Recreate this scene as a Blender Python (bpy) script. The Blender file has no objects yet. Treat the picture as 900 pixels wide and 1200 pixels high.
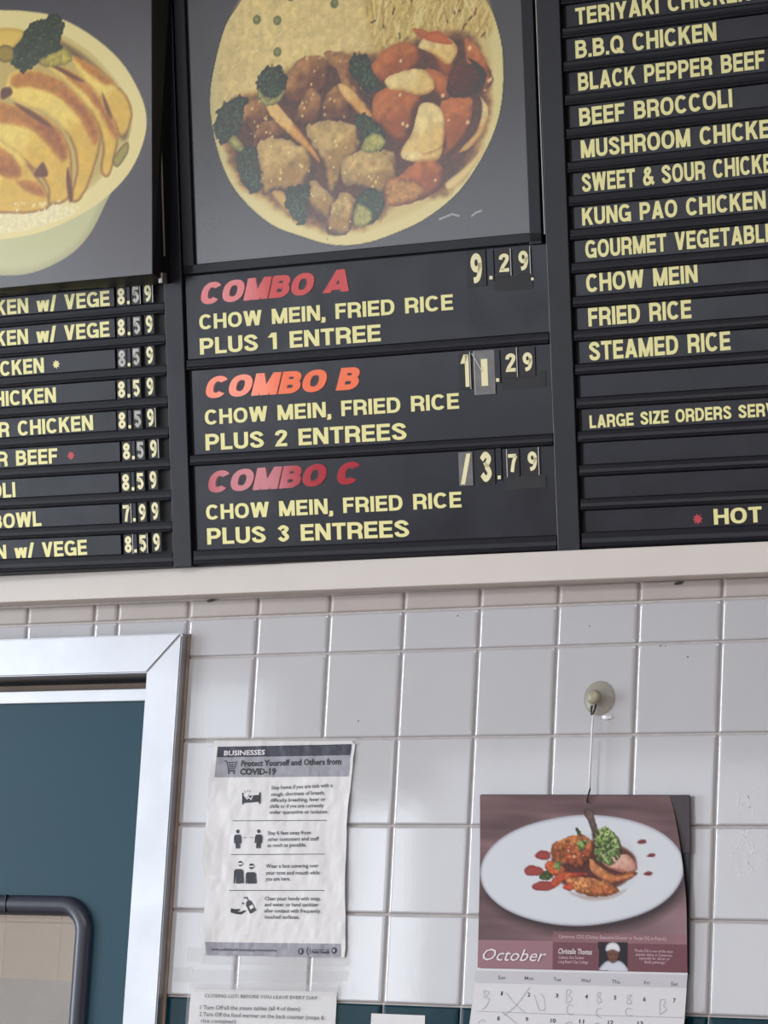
import bpy, bmesh, math, random
import numpy as np
from mathutils import Vector, Matrix

# ------------------------------------------------------------------ camera, world, lights, exposure
sc = bpy.context.scene
COL = sc.collection
cam_d = bpy.data.cameras.new('camera'); cam = bpy.data.objects.new('camera', cam_d); COL.objects.link(cam)
cam_d.sensor_fit = 'VERTICAL'; cam_d.sensor_height = 24.0; cam_d.lens = 72.0
cam_d.clip_start = 0.05
ax = ((0.85935724, 0.5085256, 0.05391517), (-0.0491995, 0.18716056, -0.9810965), (-0.50900347, 0.84045978, 0.18585699))
cam.matrix_world = Matrix(((ax[0][0], -ax[1][0], -ax[2][0], 2.26046), (ax[0][1], -ax[1][1], -ax[2][1], -3.25626),
                           (ax[0][2], -ax[1][2], -ax[2][2], 1.51975), (0, 0, 0, 1)))
sc.camera = cam
world = bpy.data.worlds.new('world'); sc.world = world; world.use_nodes = True
world.node_tree.nodes['Background'].inputs[0].default_value = (0.55, 0.68, 0.9, 1)
world.node_tree.nodes['Background'].inputs[1].default_value = 0.6
sc.view_settings.view_transform = 'Standard'; sc.view_settings.look = 'None'
sc.view_settings.exposure = 0.11; sc.view_settings.gamma = 1.0
sc.view_settings.use_curve_mapping = False

def area(name, loc, target, sx, sy, energy, col, spread=math.pi):
    d = bpy.data.lights.new(name, 'AREA'); d.shape = 'RECTANGLE'; d.size = sx; d.size_y = sy
    d.energy = energy; d.color = col; d.spread = spread
    o = bpy.data.objects.new(name, d); COL.objects.link(o); o.location = loc
    o.rotation_euler = (Vector(target) - Vector(loc)).to_track_quat('-Z', 'Z').to_euler()
    return o
# daylight through the two shop-front windows in the front wall, and the ceiling lamps
area('window_daylight_left', (-3.87, -2.30, 1.87), (0, -2.30, 1.87), 2.5, 1.84, 150, (0.82, 0.91, 1.0))
area('window_daylight_front', (-3.31, -4.47, 1.81), (-3.31, 0, 1.81), 1.12, 1.82, 17, (0.80, 0.90, 1.0))
area('window_daylight_side', (-2.34, -4.47, 1.90), (-2.34, 0, 1.90), 0.25, 0.90, 3.6, (0.84, 0.92, 1.0))
area('window_daylight_small', (-0.57, -4.47, 2.10), (-0.57, 0, 2.10), 3.2, 0.76, 13, (0.82, 0.90, 1.0))
area('ceiling_lamp', (0.8, -2.7, 2.95), (0.8, -2.7, 0), 2.4, 1.2, 48, (1.0, 0.985, 0.98))
area('ceiling_lamp.001', (-2.0, -2.7, 2.95), (-2.0, -2.7, 0), 2.4, 1.2, 14, (1.0, 0.985, 0.98))
area('kitchen_lamp', (-0.5, 0.75, 2.55), (-0.5, 0.75, 0), 0.9, 0.4, 12, (1.0, 0.96, 0.9))

# ------------------------------------------------------------------ helpers
def s2l(c):
    c = np.asarray(c, float) / 255.0
    return np.where(c <= 0.04045, c / 12.92, ((c + 0.055) / 1.055) ** 2.4)
def mat(name, rgb, rough=0.5, metal=0.0, spec=0.5, bump=0.0, bscale=60.0, mott=0.0, mscale=30.0, alpha=1.0, rvar=0.0, trans=0.0):
    m = bpy.data.materials.new(name); m.use_nodes = True
    nt = m.node_tree; b = nt.nodes['Principled BSDF']
    lin = tuple(s2l(rgb)) + (1.0,)
    b.inputs['Base Color'].default_value = lin
    b.inputs['Roughness'].default_value = rough; b.inputs['Metallic'].default_value = metal
    b.inputs['Specular IOR Level'].default_value = spec
    b.inputs['Alpha'].default_value = alpha
    b.inputs['Transmission Weight'].default_value = trans
    tc = nt.nodes.new('ShaderNodeTexCoord')
    if mott:
        n = nt.nodes.new('ShaderNodeTexNoise'); n.inputs['Scale'].default_value = mscale; n.inputs['Detail'].default_value = 5
        r = nt.nodes.new('ShaderNodeValToRGB')
        lo = tuple(max(0, v * (1 - mott)) for v in lin[:3]) + (1,); hi = tuple(min(1, v * (1 + mott)) for v in lin[:3]) + (1,)
        r.color_ramp.elements[0].position = 0.3; r.color_ramp.elements[0].color = lo
        r.color_ramp.elements[1].position = 0.7; r.color_ramp.elements[1].color = hi
        nt.links.new(tc.outputs['Object'], n.inputs['Vector']); nt.links.new(n.outputs['Fac'], r.inputs['Fac'])
        nt.links.new(r.outputs['Color'], b.inputs['Base Color'])
    if rvar:
        n = nt.nodes.new('ShaderNodeTexNoise'); n.inputs['Scale'].default_value = mscale * 0.7; n.inputs['Detail'].default_value = 6
        mr = nt.nodes.new('ShaderNodeMapRange'); mr.inputs['From Min'].default_value = 0.3; mr.inputs['From Max'].default_value = 0.7
        mr.inputs['To Min'].default_value = rough - rvar; mr.inputs['To Max'].default_value = rough + rvar
        nt.links.new(tc.outputs['Object'], n.inputs['Vector']); nt.links.new(n.outputs['Fac'], mr.inputs['Value'])
        nt.links.new(mr.outputs['Result'], b.inputs['Roughness'])
    if bump:
        n = nt.nodes.new('ShaderNodeTexNoise'); n.inputs['Scale'].default_value = bscale; n.inputs['Detail'].default_value = 3
        bp = nt.nodes.new('ShaderNodeBump'); bp.inputs['Strength'].default_value = bump; bp.inputs['Distance'].default_value = 0.001
        nt.links.new(tc.outputs['Object'], n.inputs['Vector']); nt.links.new(n.outputs['Fac'], bp.inputs['Height'])
        nt.links.new(bp.outputs['Normal'], b.inputs['Normal'])
    return m
def print_mat(name, rough=0.3, spec=0.5, bump=0.0):
    m = mat(name, (255, 255, 255), rough, spec=spec, bump=bump, bscale=14)
    a = m.node_tree.nodes.new('ShaderNodeVertexColor'); a.layer_name = 'ink'
    m.node_tree.links.new(a.outputs['Color'], m.node_tree.nodes['Principled BSDF'].inputs['Base Color'])
    return m

M = {}
M['tile'] = mat('white_glazed_tile', (188, 188, 193), 0.07, spec=0.9, bump=0.035, bscale=70, mott=0.02, mscale=9)
M['edge_tile'] = mat('taupe_edge_tile', (176, 167, 163), 0.25, bump=0.05, bscale=60, mott=0.04, mscale=14)  # darker base colour paints in the shade under the beam
M['teal_tile'] = mat('teal_glazed_tile', (8, 50, 62), 0.14, spec=0.15, bump=0.06, bscale=60, mott=0.12, mscale=40)
M['grout'] = mat('grout', (188, 181, 178), 0.8, mott=0.1, mscale=60)
M['plaster'] = mat('plaster', (190, 184, 178), 0.7)
M['ledge'] = mat('ledge_paint', (214, 206, 200), 0.42, mott=0.025, mscale=14)
M['caulk'] = mat('brown_caulk', (150, 132, 120), 0.7, mott=0.2, mscale=70)
M['plastic'] = mat('black_plastic', (31, 32, 40), 0.36, spec=0.35, mott=0.12, mscale=45, rvar=0.05)
M['deep'] = mat('black_back_plastic', (14, 14, 18), 0.55)
M['rail'] = mat('black_rail_plastic', (25, 27, 36), 0.36, spec=0.3, mott=0.08, mscale=40)
M['strip'] = mat('dark_strip_film', (31, 32, 43), 0.22, spec=0.33, mott=0.10, mscale=26, rvar=0.07)
M['digit_card'] = mat('grey_black_card', (38, 37, 40), 0.3, spec=0.3)
M['worn_card'] = mat('worn_grey_card', (112, 111, 112), 0.35, mott=0.2, mscale=80)
M['yellow'] = mat('pale_yellow_ink', (244, 237, 166), 0.30)
M['cream'] = mat('cream_ink', (246, 238, 190), 0.35)
M['faded'] = mat('faded_white_ink', (188, 186, 180), 0.4, mott=0.25, mscale=300)
M['red'] = mat('red_vinyl', (206, 26, 24), 0.07, spec=0.55)
M['orange'] = mat('orange_vinyl', (252, 100, 10), 0.07, spec=0.55)
M['crimson'] = mat('crimson_vinyl', (182, 34, 54), 0.07, spec=0.55)
M['maroon'] = mat('maroon_outline', (92, 24, 26), 0.3)
M['spot_red'] = mat('red_ink', (196, 58, 70), 0.35)
M['sliver'] = mat('clear_plastic_edge', (205, 203, 200), 0.25)
M['trim'] = mat('grey_metal_trim', (150, 148, 146), 0.3, metal=0.6)
M['alu'] = mat('brushed_aluminium', (178, 179, 184), 0.38, metal=0.8, bump=0.04, bscale=160, mott=0.06, mscale=18)
M['door'] = mat('teal_door_paint', (16, 62, 78), 0.34, spec=0.25, mott=0.05, mscale=6, bump=0.03, bscale=40)
M['brown'] = mat('brown_wood', (112, 92, 78), 0.6, mott=0.15)
M['dark'] = mat('dark_recess', (40, 34, 31), 0.7, mott=0.3, mscale=12)
M['rubber'] = mat('black_rubber', (44, 47, 62), 0.32)
M['pane'] = mat('scratched_acrylic', (196, 190, 184), 0.18, alpha=0.22, bump=0.02)
M['paper'] = mat('white_paper', (222, 220, 222), 0.6, mott=0.03, mscale=18)
M['cal_paper'] = mat('calendar_paper', (212, 211, 216), 0.5)
M['cal_band'] = mat('calendar_grey_band', (192, 190, 197), 0.5)
M['ink'] = mat('navy_black_ink', (32, 34, 46), 0.55)
M['ink_soft'] = mat('grey_ink', (78, 80, 90), 0.6)
M['pencil'] = mat('pencil_line', (166, 166, 174), 0.6)
M['band_grey'] = mat('grey_heading_band', (150, 150, 160), 0.55, mott=0.12, mscale=70)
M['band_dark'] = mat('navy_heading_band', (48, 50, 66), 0.55, mott=0.12, mscale=70)
M['white_ink'] = mat('white_ink', (226, 220, 224), 0.5)
M['pink_ink'] = mat('pink_ink', (206, 178, 186), 0.5)
M['tape'] = mat('clear_tape', (225, 222, 220), 0.22, alpha=0.17, bump=0.25, bscale=60)
M['sleeve'] = mat('clear_sleeve', (226, 226, 230), 0.12, alpha=0.2, bump=0.6, bscale=28)
M['cover'] = mat('dark_calendar_cover', (30, 24, 30), 0.4)
M['flap'] = mat('purplish_dark_paper', (46, 34, 40), 0.45)
M['cup'] = mat('clear_yellowed_rubber', (170, 164, 144), 0.2, alpha=0.5, bump=0.15, bscale=90)
M['knob'] = mat('yellowed_plastic_knob', (158, 150, 126), 0.25)
M['wire'] = mat('black_wire', (24, 24, 28), 0.4)
M['string'] = mat('white_plastic_cord', (238, 238, 242), 0.35)
M['scuff'] = mat('white_scuff', (232, 232, 236), 0.3)  # pale colour for the painted reflections on the tiles
M['hole'] = mat('dark_screw_hole', (46, 42, 42), 0.6)
M['print'] = print_mat('printed_photo', 0.20, spec=1.0)
M['calprint'] = print_mat('printed_calendar_page', 0.35, spec=0.2)
M['floor'] = mat('floor_tile', (140, 118, 102), 0.4)
M['ceil'] = mat('ceiling_board', (205, 203, 198), 0.8)
M['kitchen_b'] = mat('beige_kitchen_block', (192, 178, 162), 0.5)
M['kitchen_c'] = mat('sand_kitchen_block', (204, 190, 164), 0.5)
M['steel'] = mat('grey_wall_panel', (168, 170, 176), 0.5, mott=0.1, mscale=8)
M['kitchen'] = mat('beige_kitchen_wall', (206, 190, 172), 0.6)

def link(name, me, m=None, parent=None, mw=None):
    o = bpy.data.objects.new(name, me); COL.objects.link(o)
    for x in ([m] if not isinstance(m, (list, tuple)) else m):
        if x: me.materials.append(x)
    if parent: o.parent = parent
    if mw is not None: o.matrix_basis = mw
    return o
def tag(o, label=None, cat=None, group=None, kind=None):
    if label: o['label'] = label
    if cat: o['category'] = cat
    if group: o['group'] = group
    if kind: o['kind'] = kind
    return o
def empty(name, loc=(0, 0, 0), mw=None):
    o = bpy.data.objects.new(name, None); COL.objects.link(o); o.empty_display_size = 0.02
    o.matrix_basis = mw if mw is not None else Matrix.Translation(loc)
    return o
def bm_me(name, bm):
    me = bpy.data.meshes.new(name); bm.normal_update(); bm.to_mesh(me); bm.free(); return me
def pydata(name, v, f):
    me = bpy.data.meshes.new(name); me.from_pydata([tuple(p) for p in v], [], f); me.update(); return me
def bx(bm, lo, hi, bev=0.0, mi=0):
    """box between two corners (metres)"""
    r = bmesh.ops.create_cube(bm, size=1.0)
    vs = r['verts']
    for v in vs:
        v.co = Vector([lo[i] + (hi[i] - lo[i]) * (v.co[i] + 0.5) for i in range(3)])
    fs = list({f for v in vs for f in v.link_faces})
    for f in fs: f.material_index = mi
    if bev:
        es = list({e for v in vs for e in v.link_edges})
        r = bmesh.ops.bevel(bm, geom=es, offset=bev, segments=2, affect='EDGES', profile=0.5)
        for f in r['faces']: f.material_index = mi
def box_obj(name, lo, hi, m, parent=None, bev=0.0, mw=None):
    bm = bmesh.new(); bx(bm, lo, hi, bev); return link(name, bm_me(name, bm), m, parent, mw)
def tube(name, pts, r, m, parent=None, seg=10, mw=None):
    """round tube swept along 3-D points"""
    P = [Vector(p) for p in pts]; v = []; f = []
    for i, p in enumerate(P):
        t = (P[min(i + 1, len(P) - 1)] - P[max(i - 1, 0)]).normalized()
        a = t.orthogonal().normalized() if i == 0 else (a - t * a.dot(t)).normalized()
        b = t.cross(a)
        rr = r[i] if isinstance(r, (list, tuple)) else r
        for k in range(seg):
            w = 2 * math.pi * k / seg
            v.append(p + (a * math.cos(w) + b * math.sin(w)) * rr)
    for i in range(len(P) - 1):
        for k in range(seg):
            f.append((i * seg + k, i * seg + (k + 1) % seg, (i + 1) * seg + (k + 1) % seg, (i + 1) * seg + k))
    f.append(tuple(range(seg))[::-1]); f.append(tuple(range((len(P) - 1) * seg, len(P) * seg)))
    me = pydata(name, v, f)
    for p in me.polygons: p.use_smooth = True
    return link(name, me, m, parent, mw)
def lathe(name, prof, m, parent=None, seg=40, mw=None):
    """revolve (radius, height) profile; axis is local -Y (out of the wall)"""
    v = []; f = []
    for r, h in prof:
        for k in range(seg):
            w = 2 * math.pi * k / seg; v.append((r * math.cos(w), -h, r * math.sin(w)))
    for i in range(len(prof) - 1):
        for k in range(seg):
            f.append((i * seg + k, i * seg + (k + 1) % seg, (i + 1) * seg + (k + 1) % seg, (i + 1) * seg + k))
    f.append(tuple(range((len(prof) - 1) * seg, len(prof) * seg)))
    me = pydata(name, v, f)
    for p in me.polygons: p.use_smooth = True
    return link(name, me, m, parent, mw)
def catmull(pts, n=6, closed=False):
    P = [np.array(p, float) for p in pts]; out = []
    N = len(P)
    rng = range(N if closed else N - 1)
    for i in rng:
        if closed: p0, p1, p2, p3 = P[i - 1], P[i], P[(i + 1) % N], P[(i + 2) % N]
        else: p0, p1, p2, p3 = P[max(i - 1, 0)], P[i], P[i + 1], P[min(i + 2, N - 1)]
        for k in range(n):
            t = k / n
            out.append(0.5 * (2 * p1 + (p2 - p0) * t + (2 * p0 - 5 * p1 + 4 * p2 - p3) * t * t + (3 * p1 - p0 - 3 * p2 + p3) * t ** 3))
    if not closed: out.append(P[-1])
    return [tuple(p) for p in out]

# ------------------------------------------------------------------ lettering: grotesque capitals drawn as strokes
def sup(cx, cy, rx, ry, t0, t1, n=18, e=2.35):
    o = []
    for k in range(n + 1):
        t = math.radians(t0 + (t1 - t0) * k / n); c, s_ = math.cos(t), math.sin(t)
        o.append((cx + rx * math.copysign(abs(c) ** (2 / e), c), cy + ry * math.copysign(abs(s_) ** (2 / e), s_)))
    return o
def glyph(ch, s):
    """strokes of one letter, cap height 1; ('s', pts, closed) ribbons and ('d', x0,y0,x1,y1) slanted bars cut level"""
    a = s / 2; t = 1 - a; S = lambda *p: ('s', list(p), False); D = lambda x0, y0, x1, y1: ('d', x0, y0, x1, y1)
    ww = dict(A=.74, B=.68, C=.72, D=.70, E=.60, F=.57, G=.76, H=.70, I=s, J=.54, K=.70, L=.55, M=.84, N=.70, O=.76, P=.66, Q=.76, R=.69,
              S=.66, T=.62, U=.68, V=.70, W=1.0, X=.70, Y=.70, Z=.62)
    if ch in ww:
        w = ww[ch]; r = w - a; m = .52
        if ch == 'A': return (w, [D(s * .56, 0, w / 2, 1), D(w - s * .56, 0, w / 2, 1), S((w * .24, .28), (w * .76, .28))]) if s < .22 else (w + .16, [D(s * .56, 0, w / 2 + .08, 1), D(w + .16 - s * .56, 0, w / 2 + .08, 1), ('s', [(w * .3, .235), (w * .9, .235)], False)])
        if ch == 'B':
            return w, [S((a, 0), (a, 1)), ('s', [(a, t), (.36, t)] + sup(.36, (t + m) / 2, r - .40, (t - m) / 2, 90, -90, 10, 2.1) + [(a, m)], False),
                       ('s', [(.36, m)] + sup(.36, (m + a) / 2, r - .36, (m - a) / 2, 90, -90, 10, 2.1) + [(a, a)], False)]
        if ch == 'C': return w, [('s', sup(w / 2, .5, w / 2 - a, .5 - a, 38, 322, 26), False)]
        if ch == 'D': return w, [S((a, 0), (a, 1)), ('s', [(a, t), (.3, t)] + sup(.30, .5, r - .30, .5 - a, 90, -90, 16) + [(a, a)], False)]
        if ch == 'E': return w, [S((a, 0), (a, 1)), S((a, t), (w, t)), S((a, .51), (w * .94, .51)), S((a, a), (w, a))]
        if ch == 'F': return w, [S((a, 0), (a, 1)), S((a, t), (w, t)), S((a, .49), (w * .92, .49))]
        if ch == 'G': return w, [('s', sup(w / 2, .5, w / 2 - a, .5 - a, 38, 300, 24) + [(r - .01, .20)], False), S((w * .53, .44), (r, .44), (r, 0))]
        if ch == 'H': return w, [S((a, 0), (a, 1)), S((r, 0), (r, 1)), S((a, .51), (r, .51))]
        if ch == 'I': return w, [S((a, 0), (a, 1))]
        if ch == 'K': return w, [S((a, 0), (a, 1)), D(s * .6, .36, w - s * .64, 1), D(w - s * .60, 0, w * .44, .62)]
        if ch == 'L': return w, [S((a, 0), (a, 1)), S((a, a), (w, a))]
        if ch == 'M': return w, [S((a, 0), (a, 1)), S((r, 0), (r, 1)), D(w / 2, 0, a * 1.1, 1), D(w / 2, 0, w - a * 1.1, 1)]
        if ch == 'N': return w, [S((a, 0), (a, 1)), S((r, 0), (r, 1)), D(w - a * 1.15, 0, a * 1.15, 1)]
        if ch in 'OQ':
            st = [('s', sup(w / 2, .5, w / 2 - a, .5 - a, 0, 360, 34)[:-1], True)]
            if ch == 'Q': st.append(D(w - s * .35, -.02, w * .60, .30))
            return w, st
        if ch in 'PR':
            st = [S((a, 0), (a, 1)), ('s', [(a, t), (.36, t)] + sup(.36, (t + .44) / 2, r - .36, (t - .44) / 2, 90, -90, 12, 2.1) + [(a, .44)], False)]
            if ch == 'R': st.append(('s', [(.38, .44), (r - .06, .40), (r - .02, .26), (r, 0)], False))
            return w, st
        if ch == 'S': return w, [('s', catmull([(r - .01, .70), (r - .07, .83), (w / 2, t), (a + .06, .84), (a + .02, .71), (.16 + a, .585), (w / 2, .52), (r - .1, .44), (r, .28), (r - .07, .14), (w / 2, a), (a + .06, .15), (a, .31)], 4), False)]
        if ch == 'T': return w, [S((0, t), (w, t)), S((w / 2, 0), (w / 2, 1))]
        if ch == 'U': return w, [('s', [(a, 1), (a, .36)] + sup(w / 2, .36, w / 2 - a, .36 - a, 180, 360, 16) + [(r, 1)], False)]
        if ch == 'V': return w, [D(w / 2, 0, s * .56, 1), D(w / 2, 0, w - s * .56, 1)]
        if ch == 'W': return w, [D(.27, 0, s * .55, 1), D(.27, 0, .5, 1), D(.73, 0, .5, 1), D(.73, 0, w - s * .55, 1)]
        if ch == 'X': return w, [D(s * .6, 0, w - s * .6, 1), D(w - s * .6, 0, s * .6, 1)]
        if ch == 'Y': return w, [D(w / 2, .36, s * .56, 1), D(w / 2, .36, w - s * .56, 1), S((w / 2, 0), (w / 2, .44))]
        if ch == 'Z': return w, [S((.03, t), (w, t)), D(s * .62, s * .8, w - s * .62, 1 - s * .8), S((0, a), (w, a))]
    if ch == 'w': return .82, [D(.22, 0, s * .5, .74), D(.22, 0, .41, .74), D(.60, 0, .41, .74), D(.60, 0, .82 - s * .5, .74)]
    if ch == '/': return .34, [D(s * .3, -.04, .34 - s * .3, 1.03)]
    if ch == '.': return s, [S((a, 0), (a, s))]
    if ch == ',': return s, [S((a, 0), (a, s)), D(s * .3, -.17, a * 1.15, .02)]
    if ch == '&': return .76, [('s', catmull([(.74, .05), (.22, .66), (.22, .84), (.36, t), (.48, .86), (.46, .70), (.16, .46), (a, .26), (.18, a), (.36, a), (.54, .2), (.66, .46)], 5), False)]
    if ch == '*':
        return .42, [('s', [(.21 - .19 * math.cos(q), .46 - .19 * math.sin(q)), (.21 + .19 * math.cos(q), .46 + .19 * math.sin(q))], False) for q in (0, math.pi / 4, math.pi / 2, 3 * math.pi / 4)]
    w = .56; r = w - a
    if ch == '1': return .42, [S((.26, 0), (.26, 1)), D(.05, .72, .24, 1)]
    if ch == '2': return w, [('s', catmull([(a, .68), (a + .03, .82), (w / 2, t), (r - .02, .84), (r, .70), (r - .1, .50), (.2, .28), (a + .02, a)], 5) + [(w, a)], False)]
    if ch == '3': return w, [('s', catmull([(a, .74), (w / 2, t), (r - .01, .76), (w / 2 + .02, .53)], 6), False), ('s', catmull([(w / 2 - .05, .53), (w / 2 + .02, .53), (r, .28), (w / 2, a), (a, .26)], 6), False)]
    if ch == '5': return w, [S((w * .94, t), (a + .03, t), (a + .01, .50)), ('s', catmull([(a + .01, .50), (w / 2, .61), (r, .34), (w / 2, a), (a, .25)], 6), False)]
    if ch == '7': return w, [S((0, t), (r + .02, t)), ('s', catmull([(r, t), (w * .55, .5), (w * .40, 0)], 5), False)]
    if ch == '8': return w, [('s', sup(w / 2, .75, w / 2 - a - .02, .25 - a, 0, 360, 22, 2)[:-1], True), ('s', sup(w / 2, .27, w / 2 - a, .27 - a, 0, 360, 24, 2)[:-1], True)]
    if ch == '9': return w, [('s', sup(w / 2, .68, w / 2 - a, .32 - a, 0, 360, 24, 2)[:-1], True), ('s', catmull([(r, .68), (r - .01, .42), (r - .12, .16), (w * .24, a)], 6), False)]
    return .3, []
def ribbon(pts, closed, s):
    P = [np.array(p, float) for p in pts]; tol = s * .04
    P = [p for i, p in enumerate(P) if i == 0 or np.linalg.norm(p - P[i - 1]) > tol]
    n = len(P); V = []; F = []
    for i in range(n):
        if closed: d0 = P[i] - P[i - 1]; d1 = P[(i + 1) % n] - P[i]
        else:
            d0 = P[i] - P[i - 1] if i else P[1] - P[0]; d1 = P[i + 1] - P[i] if i < n - 1 else P[-1] - P[-2]
        d0 = d0 / (np.linalg.norm(d0) + 1e-9); d1 = d1 / (np.linalg.norm(d1) + 1e-9)
        n0 = np.array([-d0[1], d0[0]]); n1 = np.array([-d1[1], d1[0]]); b = n0 + n1
        b /= np.linalg.norm(b) + 1e-9; k = min(1 / max(b @ n0, .35), 1.6)
        V += [P[i] + b * s / 2 * k, P[i] - b * s / 2 * k]
    for i in range(n if closed else n - 1):
        j = (i + 1) % n; F.append((2 * i, 2 * i + 1, 2 * j + 1, 2 * j))
    return V, F
def lay(txt, s, gap=.10, space=.34, shear=0.0):
    """-> vertices, faces, (x0, x1) of every character"""
    V = []; F = []; X = []; x = 0.0
    for ch in txt:
        if ch == ' ':
            X.append((x, x)); x += space; continue
        w, st = glyph(ch, s)
        for q in st:
            if q[0] == 's': v, f = ribbon(q[1], q[2], s)
            else:
                _, x0, y0, x1, y1 = q; h = s * (0.56 if abs(x1 - x0) < .5 * abs(y1 - y0) else .66)
                v = [(x0 - h, y0), (x0 + h, y0), (x1 + h, y1), (x1 - h, y1)]; f = [(0, 1, 2, 3)]
            b = len(V); V += [(p[0] + x + shear * p[1], p[1]) for p in v]; F += [tuple(i + b for i in q2) for q2 in f]
        X.append((x, x + w)); x += w + gap
    return V, F, X
def lettering(name, txt, p0, p1, h, surf, m, parent=None, s=.19, ref=None, shear=0.0, gap=.10, space=.34, off=.0004, lim=None):
    """baseline p0 -> p1 (mm on the surface) spans the characters in ref = (first, last)"""
    V, F, X = lay(txt, s, gap, space, shear)
    i, j = ref if ref else (0, len(txt) - 1)
    xa, xb = X[i][0], X[j][1]
    p0 = np.array(p0, float); p1 = np.array(p1, float); d = (p1 - p0) / (xb - xa); up = np.array([-d[1], d[0]]); up = up / np.linalg.norm(up) * h
    out = []; FF = []
    for k, q in enumerate(F):
        b = len(out); pq = [p0 + d * (V[i][0] - xa) + up * V[i][1] for i in q]; out += [surf(w[0], min(max(w[1], lim[0]), lim[1]) if lim else w[1], off + (k % 60) * 4e-6) for w in pq]; FF.append(tuple(range(b, b + len(q))))
    return link(name, pydata(name, out, FF), m, parent)
_fc = {}
def font_mesh(txt, bold=0.0, shear=0.0):
    k = (txt, bold, shear)
    if k not in _fc:
        c = bpy.data.curves.new('lettering', 'FONT'); c.body = txt; c.size = 1; c.offset = bold; c.shear = shear; c.resolution_u = 2
        o = bpy.data.objects.new('lettering', c); COL.objects.link(o)
        dg = bpy.context.evaluated_depsgraph_get(); me = o.evaluated_get(dg).to_mesh()
        V = [(v.co.x, v.co.y) for v in me.vertices]; F = [tuple(p.vertices) for p in me.polygons]
        o.evaluated_get(dg).to_mesh_clear(); bpy.data.objects.remove(o); bpy.data.curves.remove(c)
        _fc[k] = (V, F)
    return _fc[k]
def print_text(acc, txt, p0, p1, h, surf, bold=0.0, shear=0.0, off=.0004):
    """small humanist print, added to acc = [verts, faces]; h = cap height in mm"""
    V, F = font_mesh(txt, bold, shear)
    xs = [v[0] for v in V]; xa, xb = min(xs), max(xs)
    p0 = np.array(p0, float); p1 = np.array(p1, float); d = (p1 - p0) / (xb - xa); up = np.array([-d[1], d[0]]); up = up / np.linalg.norm(up) * h / .69
    b = len(acc[0]); acc[0] += [surf(*(p0 + d * (x - xa) + up * y), off) for x, y in V]; acc[1] += [tuple(i + b for i in f) for f in F]
def add_poly(acc, pts, surf, off=.0004):
    b = len(acc[0]); acc[0] += [surf(x, y, off) for x, y in pts]; acc[1].append(tuple(range(b, b + len(pts))))
def add_line(acc, pts, w, surf, off=.0005, closed=False):
    if not closed and len(pts) < 4: pts = [tuple(np.array(pts[i]) * (1 - k / 8) + np.array(pts[i + 1]) * k / 8) for i in range(len(pts) - 1) for k in range(8)] + [tuple(pts[-1])]
    v, f = ribbon(pts, closed, w); b = len(acc[0]); acc[0] += [surf(x, y, off) for x, y in v]; acc[1] += [tuple(i + b for i in q) for q in f]
def add_disc(acc, c, r, surf, off=.0005, n=18, ry=None):
    add_poly(acc, [(c[0] + r * math.cos(6.2832 * k / n), c[1] + (ry or r) * math.sin(6.2832 * k / n)) for k in range(n)], surf, off)
def flush(name, acc, m, parent): return link(name, pydata(name, acc[0], acc[1]), m, parent)

# surfaces (arguments in mm) ---------------------------------------------------------------
BM = Matrix(((0.99927812, -0.03721081, 0.00765442, 0.00022378), (0.03798713, 0.98115794, -0.18943618, -0.04177601),
             (-0.00046113, 0.18959020, 0.98186320, 2.17357586), (0, 0, 0, 1)))      # the menu board's own frame: x along, y into the wall, z up the face
def bsurf(u, v, off=0.0): return (u / 1000, -off, v / 1000)                         # board-local
def rect(acc, u0, v0, u1, v1, surf, off): add_poly(acc, [(u0, v0), (u1, v0), (u1, v1), (u0, v1)], surf, off)
def local(o): return o.matrix_basis

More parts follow.
